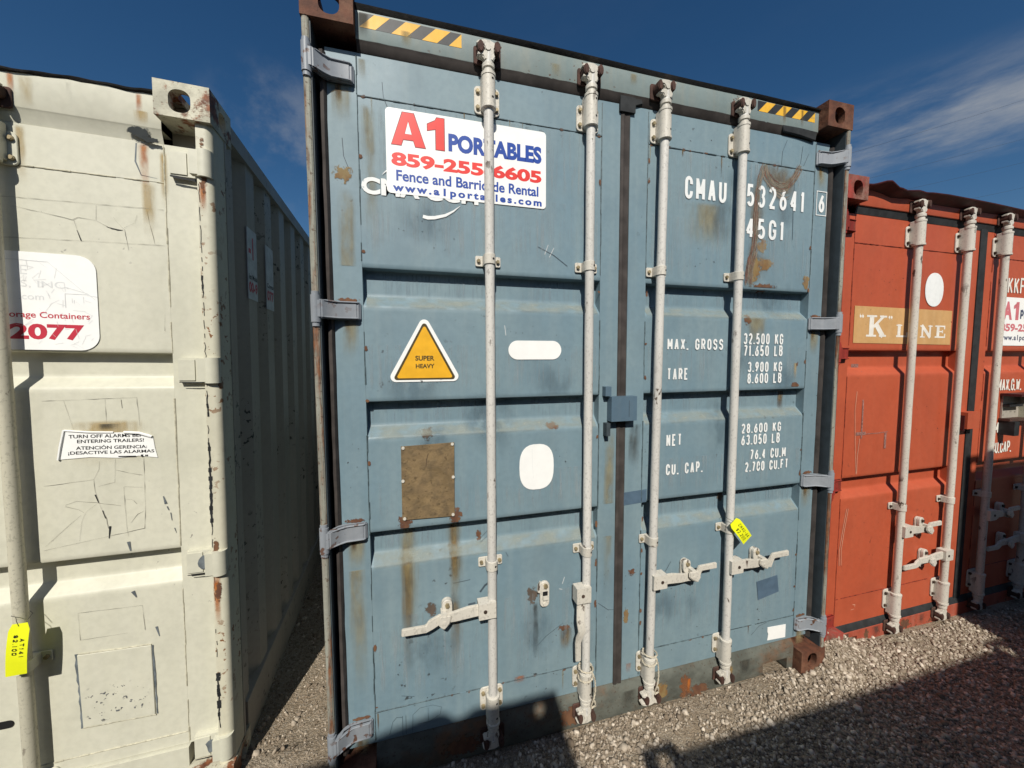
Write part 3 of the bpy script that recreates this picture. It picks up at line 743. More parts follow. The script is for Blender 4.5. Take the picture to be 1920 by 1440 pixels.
g = MB(); xs = list(np.linspace(CW+.002, WC-CW-.002, 60)); j = [random.uniform(-.0016, .0016) for _ in xs]; jd = {x: v for x, v in zip(xs, j)}
g.loft(xs, lambda x: [(.0455, 2.770+jd[x]), (.050, 2.760), (.058, 2.741+jd[x]), (.064, 2.735), (.10, 2.733)], 'gasket_brown')
g.box(1.190, 1.262, .048, .062, 2.700, 2.762, 'gasket_dark', .006, 2); g.prism([(1.262, 2.730), (1.300, 2.744), (1.292, 2.764), (1.262, 2.762)], 'y', .049, .060, 'gasket_dark', .003)
g.prism([(2.06, 2.742), (2.16, 2.738), (2.262, 2.726), (2.27, 2.772), (2.16, 2.776), (2.05, 2.774)], 'y', .043, .0555, 'gasket_dark', .004)
g.build('door_gasket', blue, label='brown rubber seal along the header, torn at its right end')
s_ = MB()
s_.prism([(.112, 0.004), (.047, 0.004), (.045, .008), (.045, .128), (.062, .156), (.112, .160)], 'x', CW+.001, 2.072, 'blue_sill')
s_.prism([(.112, .066), (.045, .066), (.045, .128), (.062, .156), (.112, .160)], 'x', 2.0725, WC-CW-.001, 'blue_sill')
s_.box(2.235, WC-CW-.001, .0465, .112, .004, .0655, 'blue_sill', .002)
for x, w_, z0, z1, mt in ((1.585, .07, -.02, .15, 'd_oblotch'), (1.66, .16, -.01, .06, 'd_blotch'), (1.61, .03, .01, .10, 'd_orange'), (.98, .16, .01, .13, 'd_blotch'), (1.28, .12, .02, .12, 'd_soot'), (1.95, .1, .02, .12, 'd_soot'), (1.45, .1, .02, .12, 'd_ochre'), (1.85, .08, .03, .12, 'd_ochre'), (.5, .2, .01, .12, 'd_blotch')):
    s_.quad(x-w_/2, x+w_/2, z0, z1, .0440, mt)
SILL = s_.build('door_sill', blue)

BB = [(2.000, 1.860), (1.510, 1.370), (1.010, .870)]
dL, yB = door_mesh(.060, 1.199, .160, 2.734, .160, 1.112, .284, 2.592, BB, 'blue', 'weld_blue')
# --- marks painted or worn into the left leaf
for t, b in BB: dL.quad(.166, 1.106, b+.035, t-.012, .0, 'd_streak', yB)
dL.quad(.262, .322, .34, 1.055, 0, 'd_rust', yB); dL.quad(.448, .512, .30, 1.050, 0, 'd_rust', yB)
dL.quad(.440, .52, .62, 1.04, 0, 'd_rust2', yB); dL.quad(.25, .345, .55, 1.03, 0, 'd_rust2', yB)
for x0, x1, z0, z1, mt in ((.255, .32, 1.00, 1.075, 'd_blotch'), (.455, .515, 1.00, 1.08, 'd_blotch'), (.345, .415, 1.345, 1.405, 'd_bare'), (.350, .410, .630, .700, 'd_bare'), (.775, .835, .605, .700, 'd_bare'),
                           (.915, .995, .462, .492, 'd_blotch'), (.92, 1.0, .36, .475, 'd_rust'), (.165, .205, 2.35, 2.57, 'd_rust2'), (.155, .20, 2.63, 2.72, 'd_rust2'), (.168, .23, 2.05, 2.57, 'd_rust2'),
                           (.065, .15, 2.28, 2.36, 'd_ochre'), (.075, .15, 1.6, 2.28, 'd_rust2'), (.07, .15, .3, 1.0, 'd_rust2'), (.165, .6, .3, .62, 'd_speck'), (.62, 1.1, .3, .6, 'd_speck'), (.2, .6, 2.05, 2.25, 'd_speck'), (.6, 1.1, 1.62, 1.85, 'd_speck'),
                           (.165, .7, 1.52, 1.70, 'd_speck'), (.6, 1.1, 1.02, 1.36, 'd_speck'), (.06, .158, 1.0, 1.5, 'd_speck'), (1.115, 1.2, .2, 1.2, 'd_speck'), (.80, .84, .35, .62, 'd_soot'), (.57, .60, .90, .96, 'd_blotch'), (.86, .93, 1.36, 1.40, 'd_blotch'),
                           (1.13, 1.2, .45, 1.38, 'd_rust2'), (.72, .78, .265, .30, 'd_orange'), (.17, .5, .255, .31, 'd_speck'), (.6, 1.1, .26, .31, 'd_speck'), (.17, .5, .27, .30, 'd_speck')):
    dL.quad(x0, x1, z0, z1, 0, mt, yB)
for p in ([(.245, 2.65), (.248, 2.60), (.262, 2.565)], [(.107, 2.44), (.110, 2.38), (.125, 2.34)], [(.83, 2.12), (.90, 2.09), (.96, 2.05)], [(.37, .57), (.368, .55)], [(.26, .33), (.31, .315)], [(.58, .93), (.62, .97)], [(.47, .76), (.54, .765)], [(.69, .86), (.70, .84)], [(.83, .42), (.87, .455), (.95, .50)], [(1.12, .56), (1.17, .52), (1.2, .515)]):
    dL.ribbon(p, .0022, .0588, 'scuff')
for p in ([(.58, .705), (.60, .73), (.625, .745)], [(.53, .66), (.56, .662)]): dL.ribbon(p, .008, .0588, 'scuff')
for p in ([(.86, 2.09), (.875, 2.13)], [(.88, 2.08), (.90, 2.12)], [(.69, 1.80), (.695, 1.76)], [(.945, .68), (.955, .71)], [(.93, .66), (.945, .655)]): dL.ribbon(p, .002, .0588, 'ghost')
M['scribble'] = flat('pencil_scribble', (.11, .165, .195), .6, .2)
dL.ribbon([(.212, .18), (.225, .23), (.24, .245), (.262, .24)], .0025, .0576, 'scribble'); dL.ribbon([(.262, .165), (.262, .245)], .0022, .0576, 'scribble'); dL.ribbon([(.275, .165), (.275, .245)], .0022, .0576, 'scribble')
dL.ribbon([(.30, .165), (.302, .24), (.33, .262), (.38, .262), (.415, .245), (.41, .215), (.37, .195), (.32, .195)], .0022, .0576, 'scribble'); dL.ribbon([(.362, .20), (.362, .255)], .0022, .0576, 'scribble')
def weather(m, x0, x1, side, n=9, seed=1):
    rr = random.Random(seed)
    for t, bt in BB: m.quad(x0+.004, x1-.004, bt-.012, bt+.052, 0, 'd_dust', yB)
    for a, b_, c_, d_ in ((x0, x1, 2.02, 2.30), (x0, x1, 1.53, 1.72), (x0, x1, 1.03, 1.2), (x0, x1, .30, .66), (x0, x1, 2.30, 2.585)): m.quad(a+.01, b_-.01, c_, d_, 0, 'd_wash', yB)
    for _ in range(n):
        x, z = rr.uniform(x0, x1-.2), rr.uniform(.3, 2.4); m.quad(x, min(x1, x+rr.uniform(.12, .3)), z, z+rr.uniform(.15, .4), 0, 'd_dark', yB)
    for zz in (.284, 2.592):                      # rust bleeding from the weld seams
        x = x0
        while x < x1-.02:
            w_ = rr.uniform(.006, .03)
            if rr.random() < .55: m.quad(x, x+w_, zz-rr.uniform(.004, .012), zz+.006, 0, 'd_blotch', yB)
            if rr.random() < .30: m.quad(x, x+rr.uniform(.006, .014), zz-rr.uniform(.03, .12), zz, 0, 'd_rust2' if rr.random() < .6 else 'd_rust', yB)
            x += rr.uniform(.03, .14)
    for xx in (x0, x1):
        z = .3
        while z < 2.55:
            if rr.random() < .5: m.quad(xx-.008, xx+.008, z, z+rr.uniform(.01, .05), 0, 'd_blotch', lambda q: .0600)
            z += rr.uniform(.06, .25)
    for zh in (2.651, 1.839, 1.024, .237):        # grime and rust below each hinge
        a, b_ = (.066, .156) if side < 0 else (WC-.150, WC-.064)
        m.quad(a, b_, zh-.17, zh-.03, 0, 'd_rust2', lambda q: .0600); m.quad(a+.02, a+.05, zh-.10, zh-.03, 0, 'd_rust', lambda q: .0600); m.quad(a, b_, zh+.028, zh+.05, 0, 'd_blotch', lambda q: .0600)
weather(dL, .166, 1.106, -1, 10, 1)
DL = dL.build('door', blue)
dR, _ = door_mesh(1.245, 2.378, .160, 2.734, 1.334, 2.286, .284, 2.592, BB, 'blue', 'weld_blue')
for t, b in BB: dR.quad(1.34, 2.28, b+.035, t-.012, .0, 'd_streak', yB)
def strands(mb, path, w, n, mats, y, seed):
    rr = random.Random(seed); P = [Vector(p) for p in path]; D = [0]
    for i in range(1, len(P)): D.append(D[-1]+(P[i]-P[i-1]).length)
    at = lambda t: Vector((float(np.interp(t, D, [p.x for p in P])), float(np.interp(t, D, [p.y for p in P]))))
    for k in range(n):
        o = (k/(n-1)-.5)*w; t = D[-1]*max(0, rr.uniform(-.15, .25)); e = D[-1]*min(1, rr.uniform(.7, 1.2)); q = []; ph = rr.uniform(0, 6)
        while t < e:
            d = (at(min(t+.01, D[-1]))-at(max(t-.01, 0))).normalized(); off = o*(1+.25*math.sin(t*17+ph))+rr.uniform(-.0016, .0016)
            q.append(at(t)+Vector((-d.y, d.x))*off); t += .014
        if len(q) > 2: mb.ribbon([(p.x, p.y) for p in q], [rr.uniform(.45, 1.3)*w/n*1.3*min(1, (i+1)/3, (len(q)-i)/3) for i in range(len(q))], y-k*.00006, mats[k % len(mats)])
main = [(1.972, 2.588), (1.945, 2.52), (1.932, 2.45), (1.928, 2.36), (1.930, 2.28), (1.925, 2.20), (1.908, 2.13), (1.902, 2.08), (1.900, 2.01)]
loop = [(1.975, 2.585), (1.985, 2.54), (2.02, 2.505), (2.065, 2.490), (2.105, 2.497), (2.14, 2.53), (2.17, 2.57), (2.19, 2.61)]
dR.ribbon(main, [.03, .034, .036, .034, .034, .04, .05, .056, .05], .0579, 'd_halo'); dR.ribbon(loop, [.03, .045, .055, .06, .055, .045, .035, .02], .0579, 'd_halo')
M['d_stain'] = decal('broad_brown_stain', (.20, .17, .12), 'soft', .75, (.15, .115, .08), 17)
for q_ in ((1.90, 2.22, 2.42, 2.62), (1.93, 2.10, 2.44, 2.60), (1.88, 1.99, 2.15, 2.55), (1.86, 1.97, 1.99, 2.25), (1.87, 2.03, 2.02, 2.20)): dR.quad(*q_, 0, 'd_stain', yB)
strands(dR, main, .026, 7, ['d_scrape', 'd_scrape2', 'd_scrape', 'd_scrape', 'd_scrape2'], .0577, 3); strands(dR, main[5:], .036, 6, ['d_scrape', 'd_scrape', 'd_scrape2'], .0572, 5)
strands(dR, loop, .040, 8, ['d_scrape2', 'd_scrape2', 'd_scrape', 'd_halo'], .0577, 8); strands(dR, loop[4:], .020, 5, ['d_scrape', 'd_scrape2'], .0571, 9); strands(dR, [(1.985, 2.53), (2.02, 2.47), (2.08, 2.445), (2.14, 2.47)], .03, 5, ['d_halo', 'd_scrape2'], .0577, 11)
for x0, x1, z0, z1, mt in ((1.92, 2.06, 2.08, 2.16, 'd_ochre'), (1.885, 1.98, 2.01, 2.17, 'd_ochre'), (1.93, 2.02, 2.17, 2.25, 'd_ochre'), (1.90, 2.10, 1.985, 2.035, 'd_blotch'), (2.235, 2.29, 2.0, 2.10, 'd_ochre'), (1.87, 2.05, 1.70, 1.87, 'd_rust2'), (1.88, 1.93, 1.82, 1.89, 'd_blotch'),
                           (2.20, 2.235, 1.545, 1.645, 'd_tan'), (2.185, 2.25, 1.505, 1.55, 'd_blotch'), (2.215, 2.24, 1.62, 1.65, 'd_blotch'), (2.15, 2.20, 1.37, 1.50, 'd_rust'), (1.36, 1.40, .80, .86, 'd_blotch'), (1.245, 1.33, .2, 1.2, 'd_speck'), (1.245, 1.33, .3, .9, 'd_speck'),
                           (1.36, 1.75, .42, .66, 'd_speck'), (1.4, 1.8, .17, .4, 'd_speck'), (1.85, 2.25, .22, .40, 'd_speck'), (1.40, 1.78, .26, .31, 'd_speck'), (1.85, 2.28, .27, .30, 'd_speck'), (1.26, 1.32, .66, .70, 'd_blotch'), (1.245, 1.28, .42, .52, 'd_ochre'), (1.79, 1.84, .94, 1.0, 'd_bare'),
                           (1.50, 1.80, 2.15, 2.38, 'd_rust2'), (2.0, 2.28, 2.05, 2.4, 'd_speck'), (1.4, 1.8, 2.02, 2.3, 'd_speck'), (1.52, 1.60, 1.64, 1.70, 'd_speck'), (1.3, 2.3, 2.6, 2.72, 'd_speck'), (1.245, 1.335, 1.15, 1.38, 'd_soot'), (1.26, 1.30, .185, .24, 'd_orange')):
    dR.quad(x0, x1, z0, z1, 0, mt, yB)
dR.sheet([(2.022, .515), (2.158, .530), (2.172, .437), (2.036, .413)], .0576, 'ghostpatch'); dR.sheet([(1.24, 1.00), (1.36, 1.005), (1.36, 1.065), (1.24, 1.06)], .0588, 'ghostpatch')
dL.__class__
for p in ([(2.10, 2.715), (2.075, 2.66), (2.07, 2.59)], [(2.20, 2.70), (2.19, 2.62), (2.17, 2.59)], [(2.16, 2.58), (2.155, 2.45), (2.16, 2.25)], [(1.47, .655), (1.5, .70)], [(2.0, .23), (2.05, .27), (2.1, .28)], [(2.24, 2.67), (2.21, 2.61)]):
    dR.ribbon(p, .0022, .0578, 'scuff')
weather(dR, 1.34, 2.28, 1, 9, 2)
DR = dR.build('door', blue)
for z in (2.651, 1.839, 1.024, .237):
    hinge(DL, 0, z, False, 'blue_hinge'); hinge(DR, 0, z, True, 'blue_hinge')
# seals at the door edges
g = MB(); n = 46
zs = np.linspace(.150, 2.738, n); jj = [random.uniform(-.0018, .0018) for _ in zs]
for i in range(n-1):
    pass
rows = [[g.bm.verts.new(p) for p in ((1.198+jj[i]*.3, .068, z), (1.2005+jj[i], .0575, z), (1.212, .0550, z), (1.222, .0590, z), (1.241+jj[-i]*.6, .0565, z), (1.246, .068, z))] for i, z in enumerate(zs)]
g._fin([g.bm.faces.new((a[q], a[q+1], b[q+1], b[q])) for a, b in zip(rows, rows[1:]) for q in range(5)], 'gasket_brown')
g.box(1.196, 1.248, .0685, .11, .162, 2.73, 'gasket_dark')
g.build('door_gasket', blue, label='brown rubber strip down the seam between the two doors')
for X in (lambda v: v, lambda v: WC-v):
    g = MB(); zs2 = np.linspace(.15, 2.715, 36)
    rows = [[g.bm.verts.new((X(a+random.uniform(-.0012, .0012)), b, z)) for a, b in ((.040, .062), (.044, .048), (.054, .045), (.0625, .0575), (.064, .068))] for z in zs2]
    fs = [g.bm.faces.new((a[q], a[q+1], b[q+1], b[q])) for a, b in zip(rows, rows[1:]) for q in range(4)]; bmesh.ops.recalc_face_normals(g.bm, faces=fs); g._fin(fs, 'gasket_brown')
    g.build('door_gasket', blue)
# lock box over the seam
g = MB(); g.box(1.152, 1.276, .020, .0585, 1.394, 1.501, 'seam_cover', .016, 4); g.box(1.236, 1.2385, .0188, .024, 1.412, 1.484, 'scuff'); g.box(1.128, 1.156, .030, .0585, 1.504, 1.545, 'seam_cover', .003); g.box(1.134, 1.152, .028, .0585, 1.33, 1.386, 'blue_dark', .003)
g.build('seam_cover', DR)
# lock rods
mB = ('rod', 'bracket', 'hole')
lock_rod(blue, .623, .03, 2.85, (2.592, 2.694), (.190, .290), (2.045, .836), mB, [('h', .664, -1, .355, .018)])
lock_rod(blue, 1.042, .03, 2.85, (2.592, 2.694), (.190, .290), (2.045, .836), mB, [('v', .655)])
lock_rod(blue, 1.377, .03, 2.85, (2.592, 2.694), (.190, .290), (2.045, .836), mB, [('h', .652, 1, .345, -.044)], lean=.0085)
lock_rod(blue, 1.800, .03, 2.85, (2.592, 2.694), (.190, .290), (2.045, .840), mB, [('h', .658, 1, .360, -.036)])
for x, s, d in ((.443, -1, DL), (.859, 0, DL), (1.570, 1, DR), (1.984, 1, DR)):
    g = MB()
    if s: catch(g, x, .652, s, 'bracket', 'bolt')
    else:
        g.prism(rrect(x-.021, x+.021, .598, .712, .020, 5), 'y', .045, .0585, 'bracket', .002); g.cyl((x+.002, .045, .694), (x+.002, .036, .694), .010, 'bolt', 6); g.cyl((x, .045, .612), (x, .041, .612), .008, 'bracket', 10)
        g.box(x-.010, x+.012, .043, .0455, .634, .668, 'hole'); g.box(x-.010, x+.013, .036, .0455, .634, .650, 'bracket', .002); g.prism([(x-.034, .64+.03), (x-.030, .70), (x-.02, .716), (x-.012, .70), (x-.022, .665)], 'y', .040, .056, 'bracket', .002)
    g.build('handle_catch', d)

# signs and lettering on the blue doors
yd = .0577
g = MB(); g.prism(rrect(.253, .864, 2.270, 2.568, .014, 4), 'y', .0573, yd+.0006, 'white'); y = .0570
def bigA(mb, mat, gx, y):
    o = [(.272-gx, 2.442-gx), (.312-gx, 2.558+gx), (.351+gx, 2.558+gx), (.392+gx, 2.442-gx), (.356-gx*.5, 2.442-gx), (.349-gx*.4, 2.463-gx), (.313+gx*.4, 2.463-gx), (.306+gx*.5, 2.442-gx)]
    i = [(.3185+gx*.5, 2.483+gx*.4), (.3445-gx*.5, 2.483+gx*.4), (.3315, 2.530-gx)]
    mb.sheet([o[0], o[1], i[2], i[0], o[6], o[7]][:6], y, mat); mb.sheet([o[1], o[2], i[2]], y, mat)
    mb.sheet([o[2], o[3], o[4], o[5], i[1], i[2]], y, mat); mb.sheet([o[6], i[0], i[1], o[5]], y, mat)
bigA(g, 'sign_dark', .0022, y); bigA(g, 'sign_red', 0, y-.0004)
one = [(.430, 2.443), (.430, 2.515), (.400, 2.507), (.400, 2.530), (.428, 2.546), (.434, 2.557), (.461, 2.557), (.461, 2.443)]
g.sheet([(.4278, 2.4408), (.4278, 2.5125), (.3978, 2.5045), (.3978, 2.5315), (.427, 2.548), (.4325, 2.5592), (.4632, 2.5592), (.4632, 2.4408)], y, 'sign_dark'); g.sheet(one, y-.0004, 'sign_red')
print_text(g, 'PORTABLES', .476, .845, 2.443, 2.509, y, 'sign_blue', .050)
print_text(g, '859-255-6605', .270, .845, 2.367, 2.417, y, 'sign_red', .045)
print_text(g, 'Fence and Barricade Rental', .286, .832, 2.315, 2.354, y, 'sign_blue', .026)
print_text(g, 'www.a1portables.com', .273, .846, 2.270, 2.306, y, 'sign_blue', .042, 1.35)
g.build('sign', DL)
g = MB(); print_text(g, 'CMA CGM', .166, .588, 2.2575, 2.318, yd, 'white_paint', .042)
g.ribbon([(.378, 2.197), (.395, 2.1935), (.421, 2.196), (.461, 2.208), (.491, 2.226), (.517, 2.248)], [.012, .013, .012, .010, .006, .001], yd-.0003, 'white_paint'); g.ribbon([(.238, 2.331), (.246, 2.340), (.255, 2.348), (.27, 2.356)], [.001, .003, .004, .005], yd-.0003, 'white_paint')
g.build('lettering', DL)
# warning triangle
def tri(cx, zb, zt, hw, r):
    P = []
    for (x, z), a0 in (((cx+hw-r*1.5, zb+r), -90), ((cx, zt-r), 30), ((cx-hw+r*1.5, zb+r), 150)):
        P += [(x+r*math.cos(rad(a0+120*i/6)), z+r*math.sin(rad(a0+120*i/6))) for i in range(7)]
    return P
g = MB(); g.prism(tri(.3755, 1.580, 1.816, .137, .020), 'y', .0574, yd+.0006, 'white'); g.sheet(tri(.3755, 1.587, 1.801, .118, .010), .0571, 'tri_border'); g.sheet(tri(.3755, 1.594, 1.789, .105, .006), .0568, 'yellow')
print_text(g, 'SUPER', .340, .411, 1.660, 1.679, .0564, 'tri_border', .032); print_text(g, 'HEAVY', .341, .411, 1.631, 1.648, .0564, 'tri_border', .032)
g.quad(.30, .46, 1.577, 1.590, .0564, 'd_greyspeck'); g.quad(.38, .50, 1.57, 1.72, .0564, 'd_speck')
g.build('sticker', DL)
g = MB(); g.prism(rrect(.705, .934, 1.663, 1.740, .0384, 8), 'y', .0574, yd+.0006, 'white'); g.build('sticker', DL)
g = MB(); g.prism(ell(.826, 1.212, .076, .097, n=30, p=2.7)[:-1], 'y', .0574, yd+.0006, 'white'); g.ribbon([(.805, 1.29), (.806, 1.23), (.811, 1.165)], .001, .0570, 'ghost'); g.build('sticker', DL)
g = MB(); g.prism([(.279, 1.046), (.480, 1.040), (.482, 1.338), (.280, 1.334)], 'y', .0545, .0592, 'plate', .0008)
for x, z in ((.288, 1.328), (.474, 1.332), (.285, 1.20), (.476, 1.20), (.288, 1.052), (.473, 1.048)): g.cyl((x, .0545, z), (x, .0505, z), .006, 'bracket', 10)
g.ribbon([(.381, 1.30), (.374, 1.275), (.372, 1.25)], .002, .0542, 'bolt_rust')
for k_ in range(13):
    z = 1.315-k_*.02
    for x in np.arange(.30, .46, .016):
        if random.random() < .45: g.ribbon([(x, z), (x+random.uniform(.006, .013), z)], .0035, .0542, 'd_greyspeck' if random.random() < .3 else 'plate')
g.build('data_plate', DL)
g = MB(); g.prism([(2.107, .180), (2.229, .174), (2.229, .246), (2.106, .252), (2.106, .228), (2.113, .214)], 'y', .0564, yd, 'white'); g.build('sticker', DR)
def letter(T, rows, y, mat, w, gap=.45):
    for t, a, b, c, d in rows:
        g = MB(); stencil(g, t, a, b, c, d, y, w, mat, gap); g.build('lettering', T)
letter(DR, [('CMAU', 1.525, 1.752, 2.383, 2.482)], yd, 'white_paint', .0150, .42)
letter(DR, [('532641', 1.870, 2.226, 2.384, 2.487)], yd, 'white_paint', .0150, .50)
letter(DR, [('45G1', 1.872, 2.104, 2.238, 2.333)], yd, 'white_paint', .0150, .48)
g = MB(); stencil(g, '6', 2.319, 2.357, 2.398, 2.488, yd, .0145, 'white_paint'); g.ribbon([(2.305, 2.384), (2.305, 2.5), (2.370, 2.5), (2.370, 2.384), (2.305, 2.384)], .004, yd-.0002, 'white_paint'); g.build('lettering', DR)
letter(DR, [('MAX. GROSS', 1.453, 1.761, 1.705, 1.757)], yd, 'white_paint', .0082)
letter(DR, [('32,500 KG', 1.882, 2.127, 1.733, 1.787), ('71,650 LB', 1.885, 2.127, 1.675, 1.729)], yd, 'white_paint', .0082, .38)
letter(DR, [('TARE', 1.455, 1.568, 1.566, 1.621)], yd, 'white_paint', .0082)
letter(DR, [('3,900 KG', 1.913, 2.127, 1.597, 1.648), ('8,600 LB', 1.913, 2.127, 1.541, 1.592)], yd, 'white_paint', .0082, .38)
letter(DR, [('NET', 1.459, 1.542, 1.258, 1.314)], yd, 'white_paint', .0082)
letter(DR, [('28,600 KG', 1.889, 2.137, 1.294, 1.343), ('63,050 LB', 1.890, 2.133, 1.235, 1.287)], yd, 'white_paint', .0082, .38)
letter(DR, [('CU. CAP.', 1.460, 1.664, 1.121, 1.174)], yd, 'white_paint', .0082)
letter(DR, [('76.4 CU.M', 1.948, 2.176, 1.159, 1.210), ('2,700 CU.FT', 1.919, 2.195, 1.098, 1.148)], yd, 'white_paint', .0082, .38)

# ================================================================== RED CONTAINER
HR = 2.591
red = thing('shipping_container', 'red shipping container with a dented roof edge in shaded maroon and a tan K LINE panel', 'shipping container',
            (2.4746, .0419, .0088), (0, 0, .0037), 'shipping containers in a row')
build_shell(red, HR, 12.19, dict(cast='red_cast', post='red_post', dark='gasket_dark', side='red'))
def lerp(tab):
    xs_, zs_ = zip(*tab); return lambda x: float(np.interp(x, xs_, zs_))
lo_ = lerp([(.16, 2.520), (.25, 2.530), (.333, 2.521), (.40, 2.507), (.47, 2.510), (.545, 2.516), (.64, 2.506), (.733, 2.506), (.883, 2.506), (1.188, 2.504), (1.6, 2.508), (2.3, 2.51)])
hi_ = lerp([(.16, 2.560), (.22, 2.566), (.27, 2.580), (.298, 2.586), (.33, 2.578), (.38, 2.562), (.45, 2.556), (.545, 2.566), (.60, 2.560), (.654, 2.562), (.777, 2.564), (1.0, 2.562), (1.5, 2.555), (2.3, 2.555)])
yf_ = lerp([(.16, .01), (.25, -.012), (.3, -.030), (.4, -.012), (.55, -.022), (.7, -.014), (1.0, -.018), (1.5, -.022), (2.3, -.01)])
h = header(red, 2.56, 2.469, 'red', 'red_lip', lambda x: (lo_(x)+.024, hi_(x), .045-(hi_(x)-lo_(x))/.95))
HRd = h.build('door_header', red)
g = MB(); g.loft(list(np.linspace(CW+.002, WC-CW-.002, 20)), lambda x: [(.0452, 2.471), (.052, 2.467), (.060, 2.430), (.10, 2.424)], 'gasket_dark'); g.build('door_gasket', red)
s_ = MB(); s_.prism([(.112, -.03), (.045, -.03), (.045, .062), (.050, .066), (.112, .068)], 'x', .345, WC-.345, 'red_sill')
for a, b in ((CW+.001, .3445), (WC-.3445, WC-CW-.001)): s_.prism([(.112, .030), (.045, .030), (.045, .062), (.050, .066), (.112, .068)], 'x', a, b, 'red_sill')
for x, w_ in ((.5, .1), (.62, .06), (.75, .12), (.9, .08), (1.1, .1), (.42, .05), (.25, .1)): s_.quad(x-w_/2, x+w_/2, -.02, .06, .0442, 'd_blotch' if random.random() < .5 else 'd_soot')
s_.build('door_sill', red)
g = MB(); g.loft(list(np.linspace(.03, WC-.03, 20)), lambda x: [(.0445, .066), (.046, .072), (.058, .100), (.062, .104), (.10, .106)], 'gasket_dark'); g.build('door_gasket', red)
RB = [(1.700, 1.562), (.980, .860)]
dL2, yR = door_mesh(.034, 1.222, .103, 2.428, .172, 1.098, .268, 2.278, RB, 'red', 'weld_red')
for p, w_, mt in (([(.255, 1.47), (.247, 1.36), (.262, 1.18), (.283, .995)], .0035, 'scratch_pale'), ([(.296, 1.20), (.285, 1.10), (.287, 1.0)], .0035, 'scratch_pale'), ([(.225, .80), (.20, .66), (.185, .56), (.19, .47)], .004, 'scratch_pale'), ([(.238, .80), (.213, .66), (.20, .56), (.205, .47)], .004, 'scratch_pale'),
                  ([(.309, 1.58), (.308, 1.40), (.309, 1.20)], .010, 'scratch_grey'), ([(.265, 1.228), (.34, 1.228)], .018, 'scratch_grey'), ([(.34, 1.224), (.44, 1.224), (.52, 1.228)], .004, 'scratch_grey'), ([(.503, 1.222), (.503, 1.13)], .017, 'scratch_grey'), ([(.262, 1.612), (.318, 1.612)], .020, 'scratch_grey'),
                  ([(.315, .215), (.335, .212), (.333, .200)], .004, 'scratch_pale'), ([(.302, .185), (.33, .186)], .003, 'scratch_pale'), ([(.06, .13), (.10, .15)], .002, 'scratch_pale')):
    dL2.ribbon(p, w_, yR, mt, lift=.0016)
for z in (2.34, 2.24, 1.73, 1.63, 1.0, .92, .83): dL2.ribbon([(.036, z), (.06, z-.004), (.09, z+.012)], .005, .0588, 'weld_red')
for x0, x1, z0, z1 in ((.2, .6, 2.0, 2.2), (.2, .9, .3, .7), (.6, 1.1, 1.0, 1.5), (.2, .6, .6, .8)): dL2.quad(x0, x1, z0, z1, 0, 'd_speck', yR)
DL2 = dL2.build('door', red)
dR2, _ = door_mesh(1.290, 2.404, .103, 2.428, 1.362, 2.266, .268, 2.278, RB, 'red', 'weld_red'); DR2 = dR2.build('door', red)
g = MB(); g.box(1.224, 1.288, .0555, .11, .085, 2.44, 'gasket_dark', .004, 2); g.build('door_gasket', red)
g = MB(); g.box(1.132, 1.250, .012, .0585, 1.218, 1.320, 'red', .008, 2); g.box(1.126, 1.142, .024, .0585, 1.205, 1.30, 'red_lip', .003); g.build('seam_cover', DR2)
for z in (2.355, 1.68, .95, .16): hinge(DL2, 0, z, False, 'red_post'); hinge(DR2, 0, z, True, 'red_post')
mR = ('rod_red', 'rod_red', 'hole')
for x, hs_ in ((.607, [('h', .642, 1, .335, -.030)]), (1.036, [('h', .445, -1, .40, .012)]), (1.390, [('h', .650, 1, .335, -.03)]), (1.818, [('h', .45, -1, .4, .012)])):
    lock_rod(red, x, -.03, 2.56, (2.280, 2.396), (.150, .268), (.782,) if x < 1.2 else (.782,), mR, hs_, bolt='bolt_rust')
for x, z, d in ((.815, .632, DL2), (.870, .424, DL2), (1.598, .64, DR2), (1.64, .43, DR2)):
    g = MB(); catch(g, x, z, 1 if z > .5 else .6, 'rod_red', 'bolt_rust'); g.build('handle_catch', d)
g = MB(); g.prism(ell(.838, 2.056, .080, .098, n=30, p=2.2)[:-1], 'y', .0574, yd+.0006, 'white_paint'); g.build('sticker', DL2)
